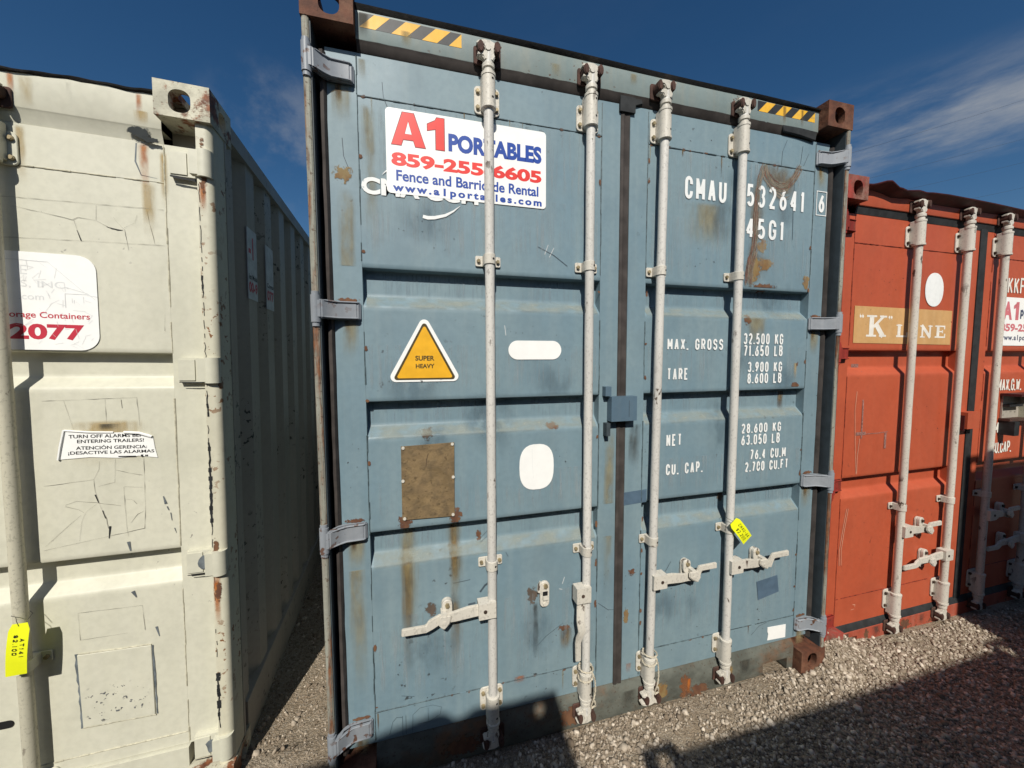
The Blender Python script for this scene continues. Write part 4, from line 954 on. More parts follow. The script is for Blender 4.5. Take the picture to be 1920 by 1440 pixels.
# tan panel with slab-serif letters
g = MB(); g.sheet([(.201, 1.739), (1.014, 1.734), (1.013, 1.938), (.201, 1.942)], .0583, 'kline')
def slab(mb, x0, x1, z0, z1, ch, y):
    w, h = x1-x0, z1-z0; s, t = .26*w, .12*h; m_ = 'white_red'; k_ = [0]
    def bx(a, b, c, d): mb.sheet([(a, c), (b, c), (b, d), (a, d)], y-k_[0]*.00005, m_); k_[0] += 1
    def ln(p, q, ww): mb.ribbon([p, q], ww, y-k_[0]*.00005, m_); k_[0] += 1
    def ser(cx, z, ww): bx(cx-ww/2, cx+ww/2, z, z+t*.75)
    if ch == 'K':
        bx(x0+.14*w, x0+.36*w, z0, z1); ser(x0+.25*w, z0, .5*w); ser(x0+.25*w, z1-t*.75, .5*w)
        ln((x0+.84*w, z1-.03*h), (x0+.34*w, z0+.45*h), .10*w); ln((x0+.46*w, z0+.6*h), (x0+.84*w, z0+.02*h), .20*w); ser(x0+.82*w, z0, .36*w); ser(x0+.82*w, z1-t*.75, .36*w)
    if ch == 'L': bx(x0+.1*w, x0+.36*w, z0, z1); ser(x0+.23*w, z1-t, .5*w); bx(x0, x1, z0, z0+t*1.2); bx(x1-.12*w, x1, z0, z0+.38*h)
    if ch == 'I': bx(x0+.33*w, x0+.67*w, z0, z1); ser((x0+x1)/2, z0, w); ser((x0+x1)/2, z1-t, w)
    if ch == 'N': bx(x0+.12*w, x0+.26*w, z0, z1); bx(x0+.76*w, x0+.90*w, z0, z1); ln((x0+.12*w, z1-.02*h), (x0+.86*w, z0+.02*h), .20*w); ser(x0+.2*w, z0, .4*w); ser(x0+.12*w, z1-t, .3*w); ser(x0+.84*w, z1-t, .36*w)
    if ch == 'E': bx(x0+.16*w, x0+.42*w, z0, z1); bx(x0, x1*.995+x0*.005, z0, z0+t); bx(x0, x1-.05*w, z1-t, z1); bx(x1-.10*w, x1, z0, z0+.34*h); bx(x1-.15*w, x1-.05*w, z1-.3*h, z1); bx(x0+.3*w, x0+.72*w, z0+.46*h, z0+.56*h); bx(x0+.66*w, x0+.76*w, z0+.38*h, z0+.64*h)
for c, a, b, c0, c1 in (('K', .297, .455, 1.775, 1.894), ('L', .538, .632, 1.775, 1.848), ('I', .660, .712, 1.775, 1.848), ('N', .738, .842, 1.775, 1.848), ('E', .868, .962, 1.775, 1.848)): slab(g, a, b, c0, c1, c, .0578)
for x in (.248, .266, .474, .492):
    g.sheet(ell(x, 1.886, .007, .008, n=10)[:-1], .0578, 'white_red'); g.ribbon([(x+(.006 if x > .4 else -.006), 1.888), (x+(.002 if x > .4 else -.002), 1.870 if x > .4 else 1.902)], [.004, .001], .0577, 'white_red')
g.build('lettering', DL2)
letter(DR2, [('KKFU', 1.534, 1.775, 2.064, 2.168)], yd, 'white_red', .0135, .3)
letter(DR2, [('7291853', 1.88, 2.26, 2.064, 2.168)], yd, 'white_red', .0135, .3) if False else None
g = MB(); g.prism(rrect(1.475, 2.07, 1.733, 2.041, .006, 2), 'y', .0574, yd+.0006, 'white'); print_text(g, 'A', 1.505, 1.60, 1.898, 2.014, .0570, 'pink_ink', .05); g.sheet([(1.635, 1.898), (1.635, 1.974), (1.612, 1.968), (1.612, 1.99), (1.634, 2.003), (1.640, 2.014), (1.668, 2.014), (1.668, 1.898)], .0570, 'pink_ink')
stencil(g, 'PORTABLES', 1.685, 2.05, 1.90, 1.965, .0570, .0135, 'navy_ink', .14); print_text(g, '859-255-6605', 1.49, 2.05, 1.823, 1.875, .0570, 'pink_ink', .04); print_text(g, 'www.a1portables.com', 1.49, 2.05, 1.757, 1.803, .0570, 'navy_ink', .03, 1.15)
g.build('sign', DR2)
letter(DR2, [('MAX.G.W.', 1.510, 1.760, 1.440, 1.518), ('MAX.C.W.', 1.510, 1.776, 1.162, 1.236), ('CU.CAP.', 1.50, 1.707, 1.028, 1.104)], yd, 'white_red', .0115, .14)
# hooded box on the right leaf with a pale inner plate
g = MB(); g.box(1.548, 1.86, -.030, .0585, 1.408, 1.424, 'red_lip', .003); g.box(1.56, 1.85, .050, .0585, 1.262, 1.407, 'cream_side', .002); g.box(1.735, 1.752, .000, .0495, 1.262, 1.4075, 'rod_cream', .003); g.box(1.56, 1.70, .020, .0495, 1.338, 1.352, 'black_peel', .002)
g.box(1.548, 1.86, .010, .0575, 1.246, 1.2615, 'cam_rust', .002); g.box(1.552, 1.604, -.01, .0575, 1.155, 1.245, 'black_peel', .006)
g.build('lock_shield', DR2)

# ================================================================== WHITE CONTAINER
HW = 2.591
white = thing('shipping_container', 'cream white shipping container with cracked paint and a dark shaded side wall', 'shipping container',
              (-2.8186, .0993, .0672), (0, .0153, .0400), 'shipping containers in a row')
def peel(g):                                        # bare black metal along the hinge line, rust runs on the corner post
    P = [(2.3895+random.uniform(0, .004), z) for z in np.linspace(.20, 2.28, 130)]
    for a, b in zip(P, P[1:]):
        w_ = .002
        if 1.00 < a[1] < 1.32: w_ = random.uniform(.004, .013)
        elif 1.87 < a[1] < 1.93 or 1.42 < a[1] < 1.5: w_ = random.uniform(.002, .007)
        elif .18 < a[1] < .42: w_ = random.uniform(.001, .015)
        elif random.random() < .4: continue
        g.ribbon([a, b], w_, .0148, 'black_peel')
    for x0, x1, z0, z1, mt in ((2.388, 2.416, 2.16, 2.275, 'd_orange'), (2.388, 2.418, .72, .90, 'd_orange'), (2.386, 2.414, .60, .80, 'd_orange'), (2.388, 2.414, .86, .97, 'd_blotch'), (2.39, 2.418, .70, .80, 'd_blotch'), (2.39, 2.416, .5, .66, 'd_speck'), (2.40, 2.42, 1.0, 1.3, 'd_speck'), (2.39, 2.418, 2.2, 2.45, 'd_blotch')):
        g.quad(x0, x1, z0, z1, .0142, mt)
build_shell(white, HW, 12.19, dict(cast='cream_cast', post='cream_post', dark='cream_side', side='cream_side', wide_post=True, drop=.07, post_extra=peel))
lz = lerp([(.16, 2.556), (.9, 2.548), (1.5, 2.546), (1.88, 2.549), (2.035, 2.558), (2.12, 2.560), (2.20, 2.556), (2.28, 2.560)])
h = header(white, 2.56, 2.444, 'cream', 'black_lip', lambda x: (lz(x)+.002*math.sin(x*60), lz(x)+.010+.0025*math.sin(x*47)*math.sin(x*19), .036+.003*math.sin(x*13)))
for x, w_, z0, z1, mt in ((1.92, .05, 2.44, 2.548, 'd_tan'), (1.885, .03, 2.47, 2.548, 'd_orange'), (2.03, .02, 2.46, 2.552, 'd_soot'), (2.215, .022, 2.45, 2.556, 'd_orange'), (2.22, .05, 2.44, 2.5, 'd_tan'), (1.6, .06, 2.44, 2.55, 'd_tan')):
    h.quad(x-w_/2, x+w_/2, z0, z1, .0440, mt)
HWd = h.build('door_header', white)
g = MB(); g.loft(list(np.linspace(CW+.002, WC-CW-.002, 20)), lambda x: [(.0454, 2.446), (.049, 2.440), (.060, 2.402), (.10, 2.398)], 'cream')
g.quad(2.175, 2.255, 2.398, 2.448, .0440, 'd_black'); g.quad(2.21, 2.275, 2.392, 2.415, .0440, 'd_black'); g.build('door_gasket', white)
s_ = MB(); s_.prism([(.112, -.07), (.045, -.07), (.045, .125), (.112, .127)], 'x', CW+.001, WC-CW-.001, 'cream'); s_.build('door_sill', white)
WB = [(1.660, 1.532), (.921, .790)]
dLw, yW = door_mesh(.060, 1.203, .130, 2.402, .166, 1.112, .178, 2.268, WB, 'cream', 'weld_cream'); DLw = dLw.build('door', white)
dw, _ = door_mesh(1.240, 2.378, .130, 2.402, 1.334, 2.272, .178, 2.268, WB, 'cream', 'weld_cream')
CR = [[(1.70, 2.155), (1.86, 2.164), (2.265, 2.173)], [(1.70, 2.02), (1.866, 2.034), (2.265, 2.048)], [(1.86, 2.135), (1.95, 2.120), (2.01, 2.108), (2.025, 2.117), (2.06, 2.115), (2.075, 2.112), (2.115, 2.09), (2.145, 2.088), (2.152, 2.098), (2.18, 2.118), (2.187, 2.145)], [(2.013, 2.108), (2.02, 2.08), (2.03, 2.04)], [(2.075, 2.165), (2.073, 2.115)], [(2.15, 2.092), (2.155, 2.05), (2.158, 2.02)], [(2.145, 2.095), (2.13, 2.115), (2.12, 2.13)], [(2.215, 2.17), (2.222, 2.12), (2.235, 2.05)],
      [(2.255, 1.80), (2.252, 1.74)], [(1.90, 1.489), (2.16, 1.497), (2.166, 1.395)], [(1.957, 1.492), (1.98, 1.388)], [(2.07, 1.492), (2.07, 1.395)], [(2.115, 1.49), (2.117, 1.46)],
      [(2.045, 1.27), (2.043, 1.24), (2.026, 1.205), (2.028, 1.165), (2.04, 1.11), (2.055, 1.06), (2.06, 1.02)], [(2.09, 1.275), (2.085, 1.19), (2.035, 1.178)], [(1.89, 1.193), (1.94, 1.197), (2.026, 1.205)], [(2.172, 1.275), (2.170, 1.08), (2.165, 1.01), (1.88, .965)], [(2.11, 1.17), (2.11, 1.10), (2.113, 1.02), (2.115, .985)], [(2.11, 1.172), (2.165, 1.165)],
      [(1.885, .978), (1.94, 1.035), (1.985, 1.08)], [(1.945, 1.12), (1.975, 1.132), (2.03, 1.12), (2.10, 1.102)], [(1.945, 1.115), (1.98, 1.10), (1.995, 1.088)], [(1.978, .985), (1.985, 1.05), (2.0, 1.09), (2.03, 1.115)], [(2.09, 1.235), (2.13, 1.22), (2.165, 1.21)], [(2.125, 1.035), (2.145, 1.065), (2.165, 1.075)], [(2.115, 1.125), (2.135, 1.12), (2.145, 1.105)],
      [(1.961, .722), (2.147, .716), (2.150, .62)], [(1.961, .722), (1.963, .62)], [(1.965, .62), (2.10, .618)]]
def wob(p):
    o = [p[0]]
    for a, b in zip(p, p[1:]):
        k_ = max(1, int(math.hypot(b[0]-a[0], b[1]-a[1])/.02))
        for i in range(1, k_+1): o.append((a[0]+(b[0]-a[0])*i/k_+random.uniform(-.0008, .0008), a[1]+(b[1]-a[1])*i/k_+random.uniform(-.0008, .0008)))
    return o
for p in CR: q = wob(p); dw.ribbon(q, [random.choice((.0003, .0004, .0006, .0012)) for _ in q], .0590, 'crack')
for p, w_ in (([(2.065, 1.03), (2.060, .985)], [.006, .002]), ([(2.02, 2.075), (2.03, 2.04)], [.001, .003]), ([(2.10, 2.095), (2.13, 2.088), (2.145, 2.088)], [.001, .004, .001]), ([(2.028, 1.15), (2.036, 1.12)], [.004, .002]), ([(2.046, 1.09), (2.053, 1.06)], [.003, .002])): dw.ribbon(p, w_, .0588, 'black_peel')
for p, w_ in (([(2.225, 1.125), (2.232, 1.095)], [.003, .009]), ([(2.235, 1.085), (2.24, 1.07)], [.004, .003]), ([(2.245, 1.06), (2.248, 1.03)], [.003, .002]), ([(2.255, 1.0), (2.26, .98)], [.003, .001]), ([(2.115, .965), (2.12, .93)], [.010, .004]), ([(2.12, .775), (2.13, .75)], [.012, .003]), ([(2.185, .625), (2.193, .585)], [.008, .002]), ([(2.195, 2.393), (2.190, 2.33), (2.205, 2.285), (2.25, 2.28)], [.004, .005, .003, .001])): dw.ribbon(p, w_, .0588, 'flake')
# square repair plate, its peeled edges and freckles
dw.prism([(1.957, .288), (2.170, .279), (2.168, .557), (1.952, .566)], 'y', .0560, .0600, 'cream', .0015)
for p, w_ in ((wob([(1.949, .57), (1.953, .43), (1.955, .285)]), .012), (wob([(2.170, .555), (2.173, .42), (2.175, .28)]), .007)): dw.ribbon(p, [w_*random.uniform(.4, 1.1) for _ in p], .0586, 'flake')
dw.quad(1.965, 2.165, .29, .44, .0555, 'd_greyspeck'); dw.quad(1.965, 2.08, .29, .42, .0553, 'd_greyspeck')
for p in (wob([(1.955, .568), (2.168, .559)]), wob([(1.957, .286), (2.172, .277)])): dw.tube([(a, .0585, b) for a, b in p], .0025, 'weld_cream', 6)
for x0, x1, z0, z1, mt in ((2.195, 2.235, 2.20, 2.40, 'd_orange'), (2.195, 2.25, 2.04, 2.27, 'd_tan'), (2.255, 2.285, 2.15, 2.38, 'd_tan'), (1.87, 1.91, 2.2, 2.4, 'd_tan'), (1.92, 2.22, 1.24, 1.42, 'd_tan'), (2.03, 2.12, 1.375, 1.405, 'd_soot')):
    dw.quad(x0, x1, z0, z1, 0, mt, yW)
DW = dw.build('door', white)
for z in (2.335, 1.597, .864, .118):
    hinge(DLw, 0, z, False, 'cream', 1)
    def bare(g, z=z):
        r_ = {.864: .030, .118: .032}.get(z)
        if r_: g.sheet([(2.352+.022*math.cos(t)*random.uniform(.6, 1), z+r_*math.sin(t)*random.uniform(.75, 1)) for t in np.linspace(0, 6.0, 12)], .0350, 'flake')
        if z > 2: g.ribbon([(2.297, 2.289), (2.32, 2.286), (2.35, 2.284), (2.38, 2.282)], [.006, .010, .007, .012], .0385, 'black_peel')
        if z < 2: g.ribbon([(2.30, z-.0445), (2.34, z-.046), (2.385, z-.045)], [.003, .005, .004], .0345, 'black_peel')
    hinge(DW, 0, z, True, 'cream', 1, bare)
g = MB(); g.box(1.205, 1.238, .0560, .11, .13, 2.41, 'cream', .003); g.build('door_gasket', white)
mW = ('rod_cream', 'cream', 'hole')
for x, hs_ in ((.62, []), (1.038, []), (1.40, []), (1.838, [])):
    lock_rod(white, x, -.09, 2.53, (2.262, 2.368), (.060, .165), (1.80, .585) if x < 1.7 else (.585,), mW, hs_)
# slot in the door by the lower left
g = MB(); g.prism(rrect(1.70, 1.772, .345, .372, .013, 5), 'y', .0575, .0590, 'hole'); g.build('handle_slot', DW)
# vinyl sticker with ghosted lettering
g = MB(); g.prism(rrect(1.60, 2.066, 1.664, 1.989, .052, 7), 'y', .0572, .0590, 'white'); y = .0568
print_text(g, 'Storage Containers', 1.812, 2.043, 1.766, 1.793, y, 'crimson', .012, slope=-.006); print_text(g, '800-928-2077', 1.490, 2.026, 1.698, 1.752, y, 'crimson', .04, slope=0)
print_text(g, 'S, INC.', 1.868, 1.990, 1.870, 1.896, y, 'ghost', 0); print_text(g, 'E', 1.868, 1.886, 1.915, 1.945, y, 'ghost', 0); print_text(g, '.com', 1.862, 1.925, 1.832, 1.846, y, 'ghost', 0)
for p in ([(1.60, 1.955), (1.86, 1.962), (1.94, 1.960), (2.04, 1.855), (2.066, 1.85)], [(1.98, 1.857), (2.045, 1.857)], [(1.98, 1.857), (1.98, 1.81)], [(1.98, 1.88), (2.04, 1.86), (2.06, 1.84)]): g.ribbon(p, .002, y-.0003, 'ghost')
for _ in range(60):
    x, z = random.uniform(1.865, 2.045), random.uniform(1.675, 1.95); a = random.uniform(0, 6.28); l_ = random.uniform(.01, .035)
    if x-1.86 > (1.97-z)*1.05+.06: continue
    g.ribbon(wob([(x, z), (min(2.05, x+l_*math.cos(a)), min(1.975, max(1.672, z+l_*math.sin(a))))]), .0007, y-.0005, 'ghost2')
g.build('sticker', DW)
# torn alarm notice
g = MB(); g.prism([(1.936, 1.283), (2.02, 1.287), (2.10, 1.279), (2.16, 1.283), (2.214, 1.273), (2.207, 1.31), (2.203, 1.349), (2.188, 1.362), (2.15, 1.371), (2.09, 1.372), (2.02, 1.375), (1.955, 1.386), (1.950, 1.36), (1.942, 1.31)], 'y', .0578, .0595, 'white'); y = .0574
g.tube([(1.936, .056, 1.283), (1.944, .055, 1.33), (1.955, .0565, 1.386)], .004, 'white', 6); g.tube([(1.955, .057, 1.385), (2.02, .056, 1.377), (2.09, .057, 1.373)], .003, 'white', 6); g.tube([(2.12, .056, 1.372), (2.165, .053, 1.368), (2.20, .056, 1.352)], .0045, 'white', 6)
print_text(g, 'TURN OFF ALARMS BEF', 1.966, 2.172, 1.3565, 1.3690, y, 'black_ink', .018, slope=-.018); print_text(g, 'ENTERING TRAILERS!', 1.988, 2.176, 1.3385, 1.3510, y, 'black_ink', .018, slope=-.022); print_text(g, 'ATENCI\u00d3N GERENCIA:', 1.984, 2.184, 1.3150, 1.3305, y, 'black_ink', .018, slope=-.025); print_text(g, '\u00a1DESACTIVE LAS ALARMAS', 1.962, 2.205, 1.2960, 1.3105, y, 'black_ink', .018, slope=-.025)
stencil(g, 'EN', 2.165, 2.186, 1.279, 1.287, y, .003, 'black_ink'); g.ribbon([(2.10, 1.284), (2.15, 1.282)], .004, y, 'black_ink')
g.build('sticker', DW)
# sticker on two of the side ribs (white container's right side)
XS = WC-.0125
ribs = [.12+i*((12.19-.24)/int((12.19-.3)/.245)) for i in range(6)]
r1_, r2_ = ribs[1], ribs[2]
for r_, z0, z1, rows in ((r1_, 1.915, 2.235, (('-1', .0, .06, 2.10, 2.20, 'crimson', .03), ('les Mobi', -.004, .10, 2.005, 2.03, 'black_ink', .02), ('00-9', -.006, .10, 1.945, 1.995, 'crimson', .05))),
                         (r2_, 1.90, 2.225, (('Contai', -.004, .10, 2.012, 2.035, 'black_ink', .02), ('077', -.006, .10, 1.945, 1.998, 'crimson', .05)))):
    g = MB(); g.box(XS-.0035, XS-.0003, r_-.012, r_+.105, z0, z1, 'side_vinyl')
    for t, a, b, c0, c1, mt, of in rows: print_text(g, t, r_+a, r_+b, c0, c1, 0, mt, of, tf=lambda p, q: (XS+.0004, p, q))
    g.build('sticker', white)

# ================================================================== OPPOSITE ROW (behind the photographer, throws the shadows)
def opposite(label, xr, yf, H, lip=None):
    t = thing('shipping_container', label, 'shipping container', (xr, yf, 0), (0, 0, math.pi), 'shipping containers across the aisle')
    build_shell(t, H, 6.06, dict(cast='cast_rust', post='blue_post', dark='blue_dark', side='gasket_dark'))
    m = header(t, H-.03, H-.13, 'gasket_dark', 'black_lip', lip or (lambda x: (H-.045, H-.028, .02))); m.build('door_header', t)
    e = MB(); e.prism([(.112, .02), (.05, .02), (.05, .14), (.112, .14)], 'x', CW, WC-CW, 'gasket_dark'); e.build('door_sill', t)
    for a, b in ((.05, 1.21), (1.23, 2.385)): e, _ = door_mesh(a, b, .15, H-.13, a+.1, b-.1, .28, H-.3, [(1.7, 1.56), (.98, .86)], 'gasket_dark', 'weld_blue'); e.build('door', t)
    return t
ridge = lerp([(.16, 2.914), (.22, 2.913), (.315, 2.923), (.371, 2.926), (.405, 2.906), (.445, 2.896), (.471, 2.917), (.503, 2.944), (.579, 2.936), (.662, 2.925), (.784, 2.907), (.90, 2.852), (1.05, 2.845), (2.3, 2.85)])
opposite('tall container across the aisle with a dented roof edge', .205, -2.785, HB, lambda x: (ridge(x)-.03, ridge(x), .02))
opposite('low container across the aisle beside the dented tall one', 2.985, -2.835, 2.591)
opposite('tall container across the aisle standing forward of its row', 5.665, -1.85, HB)

# ================================================================== small loose things
def price_tag(name_label, o, u, v, n, w, l, lines, hole_end, wire_pts, bow=.006):
    """card: o = top centre, u across, v along, n normal"""
    t = thing('price_tag', name_label, 'price tag', tuple(o), (0, 0, 0), 'yellow price tags')
    g = MB(); N = 8; rows = []
    prof = [(-.5, 0), (.5, 0)]
    for side in (0, 1):
        rr = []
        for i in range(N+1):
            tt = i/N; ww = w*(1 if tt > .08 else .72+.28*tt/.08)
            c = v*(tt*l)+n*(bow*math.sin(tt*math.pi)+(-.0004 if side else .0))
            rr.append([g.bm.verts.new(c-u*ww/2), g.bm.verts.new(c+u*ww/2)])
        rows.append(rr)
    fs = []
    for rr in rows: fs += [g.bm.faces.new((a[0], a[1], b[1], b[0])) for a, b in zip(rr, rr[1:])]
    A, B = rows
    for i in range(N): fs += [g.bm.faces.new((A[i][k], A[i+1][k], B[i+1][k], B[i][k])) for k in (0, 1)]
    fs += [g.bm.faces.new((A[i][0], A[i][1], B[i][1], B[i][0])) for i in (0, N)]
    bmesh.ops.recalc_face_normals(g.bm, faces=fs); g._fin(fs, 'tag'); g.build('card', t)
    g = MB()                                    # handwriting follows the card
    for txt, a0, a1, b0, b1 in lines:
        k_ = MB(); stencil(k_, txt, a0*l, a1*l, b0*w, b1*w, 0, .0019, 'black_ink', .5, .15, .0006)
        for f in k_.bm.faces:
            vs = []
            for q in f.verts:
                tt, ww = q.co.x/l, q.co.z/w
                vs.append(g.bm.verts.new(v*(tt*l)+u*(ww*w)+n*(bow*math.sin(tt*math.pi)+.0012)))
            F_ = g.bm.faces.new(vs); F_.material_index = g.mi('black_ink')
        k_.bm.free()
    g.build('lettering', t)
    g = MB(); g.tube([Vector(p)-Vector(o) for p in wire_pts], .0009, 'wire', 6); g.build('tie_wire', t)
    return t
V = Vector
# tag on the blue door, swung out to the lower right
tl, tr, br = V((1.803, -.012, .916)), V((1.883, -.016, .817)), V((1.862, -.02, .757)); bl = V((1.775, -.012, .868))
vv = (V((1.876, -.02, .785))-V((1.785, -.012, .897))); L_ = vv.length; vv.normalize(); nn = V((0, -1, 0)); uu = nn.cross(vv).normalized()
price_tag('yellow price tag tied to a lock rod of the blue container, hanging slanted', (1.787, -.012, .893), uu, vv, V((.05, -1, 0)).normalized(), .060, .128,
          [('CMAU-64', .22, .88, .06, .34), ('$2,200', .28, .85, -.34, -.06)], 0, [(1.79, -.013, .888), (1.785, -.010, .893), (1.772, .004, .900), (1.772, .030, .905), (1.79, .042, .908), (1.812, .030, .905), (1.81, .004, .897), (1.795, -.012, .89)])
# tag on the white container's rod (given in its own coordinates)
Rw = Euler((0, .0153, .0400)).to_matrix(); lw = V((-2.8186, .0993, .0672))
def ww(p): return lw+Rw @ V(p)
o = ww((1.866, -.022, .760)); vv = (ww((1.854, -.030, .590))-o).normalized(); nn = (Rw @ V((.12, -1, 0))).normalized(); uu = nn.cross(vv).normalized()
price_tag('long yellow price tag hanging upright on the rod of the cream white container', tuple(o), uu, vv, nn, .049, .171,
          [('AT141', .28, .64, .10, .32), ('$2,100', .20, .58, -.22, .0)], 0, [ww((1.864, -.024, .752)), ww((1.858, -.022, .768)), ww((1.845, -.006, .775)), ww((1.822, .010, .772)), ww((1.818, .03, .768)), ww((1.84, .046, .765)), ww((1.862, .03, .762)), ww((1.87, .0, .758))])

def rope(x, z0, z1, label):
    t = thing('rope', label, 'rope', (x, .02, z0), (0, 0, 0), 'ropes tied to lock rods')
    P = []; cx, cy = 0, .001
    for i in range(40):                          # turns round the top of the sleeve
        a = i/40*4*math.pi-.6; P.append((.0325*math.cos(a), -.0325*math.sin(a)+.001, (.012 if i < 20 else .0)-i*.0006+.012*math.sin(a*.5)))
    sx = P[-1]
    for i in range(1, 26):                        # loose end down the right side
        q = i/25; P.append((.034+.010*math.sin(q*5), -.012+.006*math.sin(q*7), -.02-q*(z0-z1)))
    for i in range(1, 10): P.append((.044-.010*i/9, -.012-.004*i/9, -.02-(z0-z1)+.018*math.sin(i/9*3.1)+.03*i/9))
    g = MB()
    for ph in (0, math.pi):                       # two twisted strands
        Q = []
        for i, p in enumerate(P):
            a = i*1.35+ph; Q.append((p[0]+.0016*math.cos(a), p[1]+.0016*math.sin(a), p[2]+.0014*math.sin(a)))
        g.tube(Q, .0026, 'rope', 6)
    g.build('cord', t); return t
rope(1.042, .288, .135, 'pale rope knotted round the foot of the second lock rod on the blue doors')
rope(1.367, .288, .120, 'pale rope wound round the foot of the third lock rod on the blue doors')

# power lines far behind
def power_line(p0, p1, label, dist=34.):
    c = cam.location
    def at(px, d):
        v_ = pxdir(*px); return c+v_*(d/v_.y)
    a, b = at(p0, dist), at(p1, dist+1.5); d = b-a; a, b = a-d*2.2, b+d*1.6
    P = []
    for i in range(25):
        q = i/24; p = a.lerp(b, q); p.z -= .8*math.sin(q*math.pi)-.66; P.append(p-a)
    t = MB(); t.tube(P, .011, 'wire', 6); o = t.build('power_line'); o.location = a; o['label'] = label; o['category'] = 'power line'; o['group'] = 'power lines over the yard'
power_line((1690, 257), (1920, 187), 'topmost thin power line crossing the wisp of cloud')
power_line((1635, 331), (1920, 260), 'power line second from top, ending just below the cloud')
power_line((1696, 354), (1912, 306), 'power line third from top above the red container')
power_line((1815, 372), (1920, 351), 'lowest power line just above the red roof edge')

# ================================================================== ground and gravel
def noise2(x, y, s, seed):
    r = np.random.default_rng(seed); g_ = r.random((64, 64)); X, Y = x*s, y*s
    i, j = np.floor(X).astype(int), np.floor(Y).astype(int); fx, fy = X-i, Y-j; fx, fy = fx*fx*(3-2*fx), fy*fy*(3-2*fy)
    q = lambda a, b: g_[a % 64, b % 64]
    return (q(i, j)*(1-fx)+q(i+1, j)*fx)*(1-fy)+(q(i, j+1)*(1-fx)+q(i+1, j+1)*fx)*fy
def ground_z(x, y):
    z = -.022+.016*noise2(x, y, 2.3, 1)+.010*noise2(x, y, 7, 2)
    z = z+.105*np.exp(-((x-2.60)/.16)**2-((y-.10)/.13)**2)+.05*np.exp(-((x-2.50)/.10)**2-((y-.05)/.10)**2)
    z = z+.012*np.exp(-((x-1.9)/.8)**2-((y-.0)/.18)**2)
    z = z-.02*np.exp(-((x+.19)/.16)**2)*(y > .3)
    return z
def axis_pts(lo, hi, step, far):
    a = list(np.arange(lo, hi+1e-6, step)); o = step; l, r = lo, hi; L2, R2 = [], []
    while r < far: o *= 1.35; r += o; l -= o; R2.append(r); L2.append(l)
    return np.array(L2[::-1]+a+R2)
gx, gy = axis_pts(-1.2, 5.2, .04, 400), axis_pts(-2.0, 3.2, .04, 400)
X, Y = np.meshgrid(gx, gy); Z = ground_z(X, Y); nx, ny = len(gx), len(gy)
vs = np.stack([X.ravel(), Y.ravel(), Z.ravel()], 1); ii = np.arange(nx*ny).reshape(ny, nx)
fs = np.stack([ii[:-1, :-1].ravel(), ii[:-1, 1:].ravel(), ii[1:, 1:].ravel(), ii[1:, :-1].ravel()], 1)
me = bpy.data.meshes.new('ground'); me.from_pydata(vs.tolist(), [], fs.tolist()); me.polygons.foreach_set('use_smooth', [True]*len(me.polygons))
b = NB('gravelly_dirt'); n1 = b.noise(3, 6); n2 = b.noise(60, 5, rough=.7)
c = b.mix(b.ramp(n1, .35, .65), (.30, .235, .165), (.36, .30, .225)); c = b.mix(b.ramp(n2, .45, .62), c, (.19, .15, .105)); c = b.mix(b.ramp(b.noise(140, 3), .58, .64), c, (.40, .36, .30))
me.materials.append(b.done(c, .95, b.math('ADD', n2, b.noise(140, 3)), .9, .012, .1))
go = bpy.data.objects.new('ground', me); COL.objects.link(go); go['kind'] = 'structure'
# one object of loose stones
t_ = (1+5**.5)/2
IV = np.array([(-1, t_, 0), (1, t_, 0), (-1, -t_, 0), (1, -t_, 0), (0, -1, t_), (0, 1, t_), (0, -1, -t_), (0, 1, -t_), (t_, 0, -1), (t_, 0, 1), (-t_, 0, -1), (-t_, 0, 1)])/math.hypot(1, t_)
IF = np.array([(0, 11, 5), (0, 5, 1), (0, 1, 7), (0, 7, 10), (0, 10, 11), (1, 5, 9), (5, 11, 4), (11, 10, 2), (10, 7, 6), (7, 1, 8), (3, 9, 4), (3, 4, 2), (3, 2, 6), (3, 6, 8), (3, 8, 9), (4, 9, 5), (2, 4, 11), (6, 2, 10), (8, 6, 7), (9, 8, 1)])
px, py, pr = [], [], []
def scatter(x0, x1, y0, y1, dens, rlo, rhi, thin):
    n_ = int((x1-x0)*(y1-y0)*dens); x, y = rng.uniform(x0, x1, n_), rng.uniform(y0, y1, n_)
    keep = rng.random(n_) < np.clip((noise2(x, y, 2.6, 11)*.6+noise2(x, y, 7.5, 17)*.4-thin)*5, .10, 1)
    x, y = x[keep], y[keep]; r = rlo*(rhi/rlo)**(rng.random(len(x))**2.0)
    px.append(x); py.append(y); pr.append(r)
for xa, xb, ya, yb, dn in ((.75, 2.6, -.75, .045, 13500), (2.6, 3.9, -.75, .06, 10500), (-.3, .75, -1.0, .045, 4000), (3.9, 5.4, -1.2, .06, 2600), (.75, 3.9, -1.5, -.75, 7000)):
    scatter(xa, xb, ya, yb, dn, .0032, .0125, .20)
scatter(.5, 4.2, -1.3, .045, 330, .010, .0185, .2)
scatter(2.40, 2.95, -.12, .11, 6000, .005, .014, 0)
scatter(-.50, .02, .0, 3.6, 700, .005, .016, .34)
scatter(-.50, .02, .0, 3.6, 3500, .002, .007, .15)
x, y, r = map(np.concatenate, (px, py, pr)); n_ = len(x)
sc = r[:, None]*np.stack([rng.uniform(.75, 1.35, n_), rng.uniform(.7, 1.2, n_), rng.uniform(.45, .85, n_)], 1)
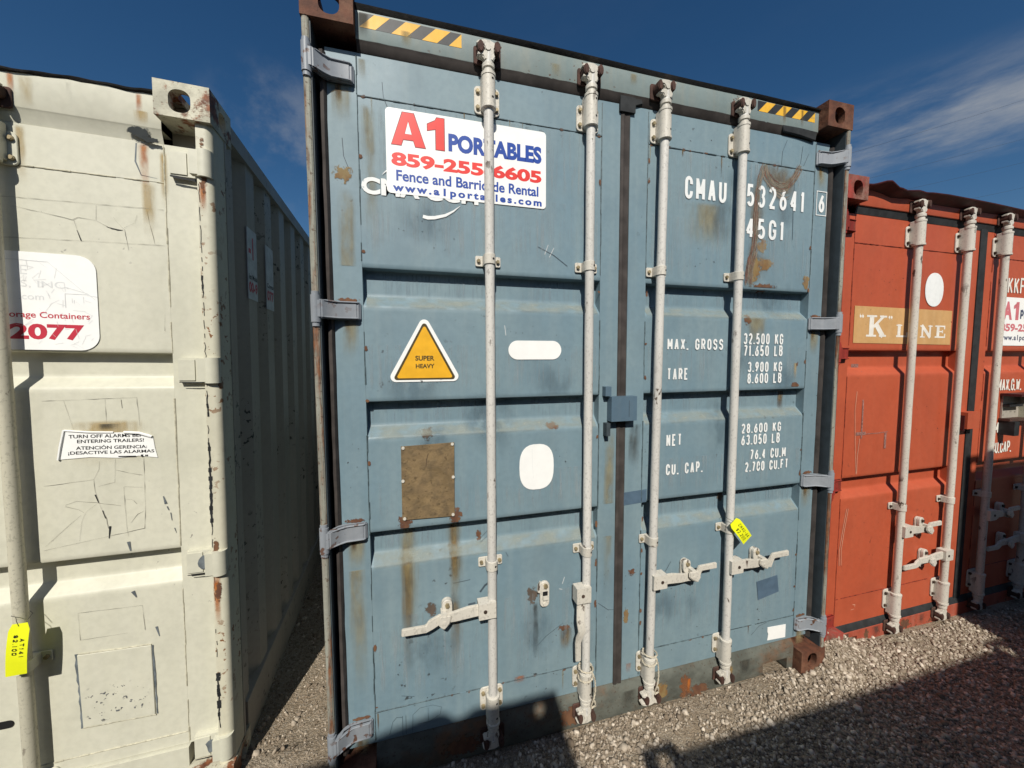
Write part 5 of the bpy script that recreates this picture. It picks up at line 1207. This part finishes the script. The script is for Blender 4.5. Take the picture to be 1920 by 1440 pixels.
q = rng.normal(size=(n_, 4)); q[:, 1:3] *= .45; q /= np.linalg.norm(q, axis=1)[:, None]; w0, x0, y0, z0 = q.T
RM = np.stack([1-2*(y0*y0+z0*z0), 2*(x0*y0-z0*w0), 2*(x0*z0+y0*w0), 2*(x0*y0+z0*w0), 1-2*(x0*x0+z0*z0), 2*(y0*z0-x0*w0), 2*(x0*z0-y0*w0), 2*(y0*z0+x0*w0), 1-2*(x0*x0+y0*y0)], 1).reshape(n_, 3, 3)
pv = (IV[None]*(1+rng.uniform(-.30, .22, (n_, 12, 1)))+rng.normal(0, .10, (n_, 12, 3)))*sc[:, None, :]
pv = np.einsum('nij,nkj->nki', RM, pv); pv[:, :, 0] += x[:, None]; pv[:, :, 1] += y[:, None]; pv[:, :, 2] += (ground_z(x, y)+r*.28)[:, None]
fv = (IF[None]+12*np.arange(n_)[:, None, None]).reshape(-1, 3)
me = bpy.data.meshes.new('gravel'); me.vertices.add(n_*12); me.vertices.foreach_set('co', pv.ravel())
me.loops.add(fv.size); me.loops.foreach_set('vertex_index', fv.ravel().astype(np.int32)); me.polygons.add(len(fv))
me.polygons.foreach_set('loop_start', np.arange(0, fv.size, 3, dtype=np.int32)); me.update(calc_edges=True)
b = NB('limestone_gravel'); gi = b.n('ShaderNodeNewGeometry'); rp = b.n('ShaderNodeValToRGB'); b.t.links.new(gi.outputs['Random Per Island'], rp.inputs[0])
el = rp.color_ramp.elements; el[0].position = 0; el[0].color = (.15, .115, .080, 1); el[1].position = 1; el[1].color = (.66, .575, .47, 1)
for p_, c_ in ((.3, (.265, .21, .155, 1)), (.6, (.365, .305, .235, 1)), (.85, (.48, .41, .325, 1))): e_ = el.new(p_); e_.color = c_
c = b.mix(b.math('MULTIPLY', b.ramp(b.noise(70, 4), .4, .7), .5), rp.outputs[0], (.16, .13, .10))
me.materials.append(b.done(c, .9, b.noise(220, 3), .5, .003, .15))
gr = bpy.data.objects.new('gravel', me); COL.objects.link(gr); gr['kind'] = 'stuff'; gr['label'] = 'loose pale crushed stone gravel covering the yard'; gr['category'] = 'gravel'
